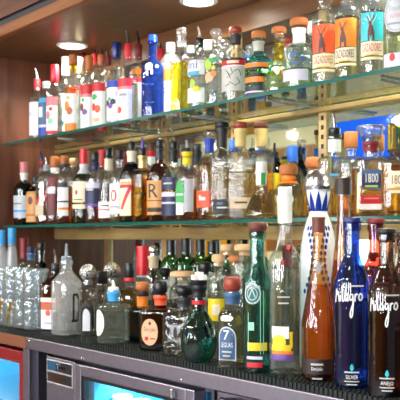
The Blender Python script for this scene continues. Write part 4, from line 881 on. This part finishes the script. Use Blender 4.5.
# ---------------------------------------------------------------- the room that the mirror shows
b = MB(); b.box(-14, 4, -6, 1.98, -.06, 0, 'room_floor'); structure('floor', b)
b = MB(); b.box(-14, -9.8, -4.1, -4.0, 0, 3.2, 'cream_paint'); b.box(-9.8, -4.6, -4.1, -4.0, 0, 1.12, 'cream_wainscot'); b.box(-4.6, 4, -4.1, -4.0, 0, 1.12, 'room_wood'); b.box(-9.8, 4, -4.1, -4.0, 1.12, 2.5, 'room_wood'); b.box(-9.8, 4, -4.1, -4.0, 2.5, 3.2, 'cream_paint'); structure('wall_front', b)
b = MB(); b.box(-14.1, -14, -4.0, 1.98, 0, 3.2, 'room_wood'); structure('wall_far', b)
b = MB(); b.box(-14, 1.2, -4.0, 1.42, 3.2, 3.26, 'ceiling_paint'); structure('ceiling', b)
emit('daylight_pane', (.86, .94, 1.), 52.)
for i, (X, z0, z1) in enumerate(((-6.4, .9, 2.0), (-3.6, .9, 2.6), (-2.2, .9, 2.6), (-.8, .9, 2.6), (.6, .9, 2.6), (2.0, .9, 2.6))):  # unseen windows, added to put bright vertical streaks on the bottles
    b = MB()
    for (a_, c_, e_, f_) in ((X - .24, X - .16, z0, z1), (X + .16, X + .24, z0, z1), (X - .1599, X + .1599, z1 - .08, z1), (X - .1599, X + .1599, z0, z0 + .08), (X - .1599, X + .1599, (z0 + z1) / 2 - .03, (z0 + z1) / 2 + .03)):
        b.box(a_, c_, -3.999, -3.94, e_, f_, 'dark_wood')
    o = structure(f'window_{i + 1}', b)
    b = MB(); b.box(X - .1598, X + .1598, -3.99, -3.98, z0 + .081, z1 - .081, 'daylight_pane'); b.build('window_pane', o, False)
b = MB(); b.box(-13, -8.2, -3.999, -3.93, .0, 1.32, 'yellow_wall'); tag(b.build('yellow_partition', None, False), 'yellow orange wall panel seen in the mirror between the corks', 'wall panel')
b = MB()
b.box(-7.2, -5.3, -3.9995, -3.93, 2.2, 2.98, 'fridge_black'); o = b.build('television', None, False); tag(o, 'wide blue glowing screen reflected in the mirror above the 1800 bottles', 'television')
emit('screen_blue', (.02, .13, .85), 1.6); b = MB(); b.box(-7.16, -5.34, -3.929, -3.925, 2.24, 2.94, 'screen_blue'); b.build('screen', o, False)
emit('panel_glow', (1., .93, .80), 9.)
k_ = 0
for Y in (-2.6, -.6):  # unseen ceiling lamps, added as fill; far line brightens the mirrored wall
    for X in (-8.6, -6.6, -4.6, -2.6, -.6):
        o = empty('ceiling_light', (X, Y, 3.19), f'room ceiling lamp out of frame, {ORD[int((X + 8.6) / 2 + .1)]} along the {"far" if Y < -1 else "near"} line', 'ceiling lamp', 'room ceiling lamps')
        b = MB(); b.lathe([(.17, 0), (.17, -.035), (.155, -.04)], 'chrome', seg=24, cap0=False, cap1=False); b.build('rim', o)
        b = MB(); b.lathe([(.154, -.034), (.001, -.034)], 'panel_glow', seg=24, cap0=False, cap1=False); b.build('diffuser', o)
        l = bpy.data.lights.new('room_lamp', 'AREA'); l.shape = 'DISK'; l.size = .30; l.energy = 10 if Y > -1 else 85; l.color = (1., .94, .85)
        lo = bpy.data.objects.new('room_lamp', l); COL.objects.link(lo); lo.location = (X, Y, 3.145)

emit('bulb_glow', (1., .90, .74), 420.)
for i in range(9):  # unseen bulbs, added for sparkle on the glass
    X = -6.2 + i * .95
    o = empty('pendant_lamp', (X, -.55, 2.05), f'small pendant bulb over the room behind the picture, {("first", "second", "third", "fourth", "fifth", "sixth", "seventh", "eighth", "ninth")[i]} from the far end', 'pendant lamp', 'pendant bulbs')
    b = MB(); b.sphere((0, 0, 0), .022, 'bulb_glow', 16, 10); b.build('bulb', o)
    b = MB(); b.lathe([(.018, .0215), (.022, .028), (.022, .085), (.006, .095)], 'brass', seg=16); b.build('socket', o)
    b = MB(); b.tube([(0, 0, .094), (0, 0, 1.149)], [.003, .003], 'plastic_black', 6); b.build('cord', o)
w = bpy.data.worlds.new('daylight'); bpy.context.scene.world = w; w.use_nodes = True
bg = w.node_tree.nodes['Background']; bg.inputs[0].default_value = (.80, .90, 1., 1); bg.inputs[1].default_value = .2

# ---------------------------------------------------------------- camera and render look
cam = bpy.data.cameras.new('camera'); co = bpy.data.objects.new('camera', cam); COL.objects.link(co)
co.location = (0, 0, EYE); co.rotation_euler = (PI / 2, 0, math.atan2(CT, ST))
cam.sensor_fit = 'HORIZONTAL'; cam.sensor_width = 36; cam.lens = 36 * F / 400; cam.shift_y = 38 / 400
cam.clip_start = .05; cam.dof.use_dof = True; cam.dof.focus_distance = 1.95; cam.dof.aperture_fstop = 12.
s = bpy.context.scene; s.camera = co
s.view_settings.view_transform = 'Standard'; s.view_settings.look = 'None'; s.view_settings.gamma = 1; s.view_settings.exposure = -.1
s.view_settings.use_curve_mapping = False
cy = s.cycles
cy.max_bounces = 16; cy.transparent_max_bounces = 48; cy.glossy_bounces = 6; cy.transmission_bounces = 12; cy.diffuse_bounces = 3
cy.caustics_refractive = True; cy.caustics_reflective = True; cy.blur_glossy = .5; cy.sample_clamp_indirect = 5.
cy.use_denoising = True
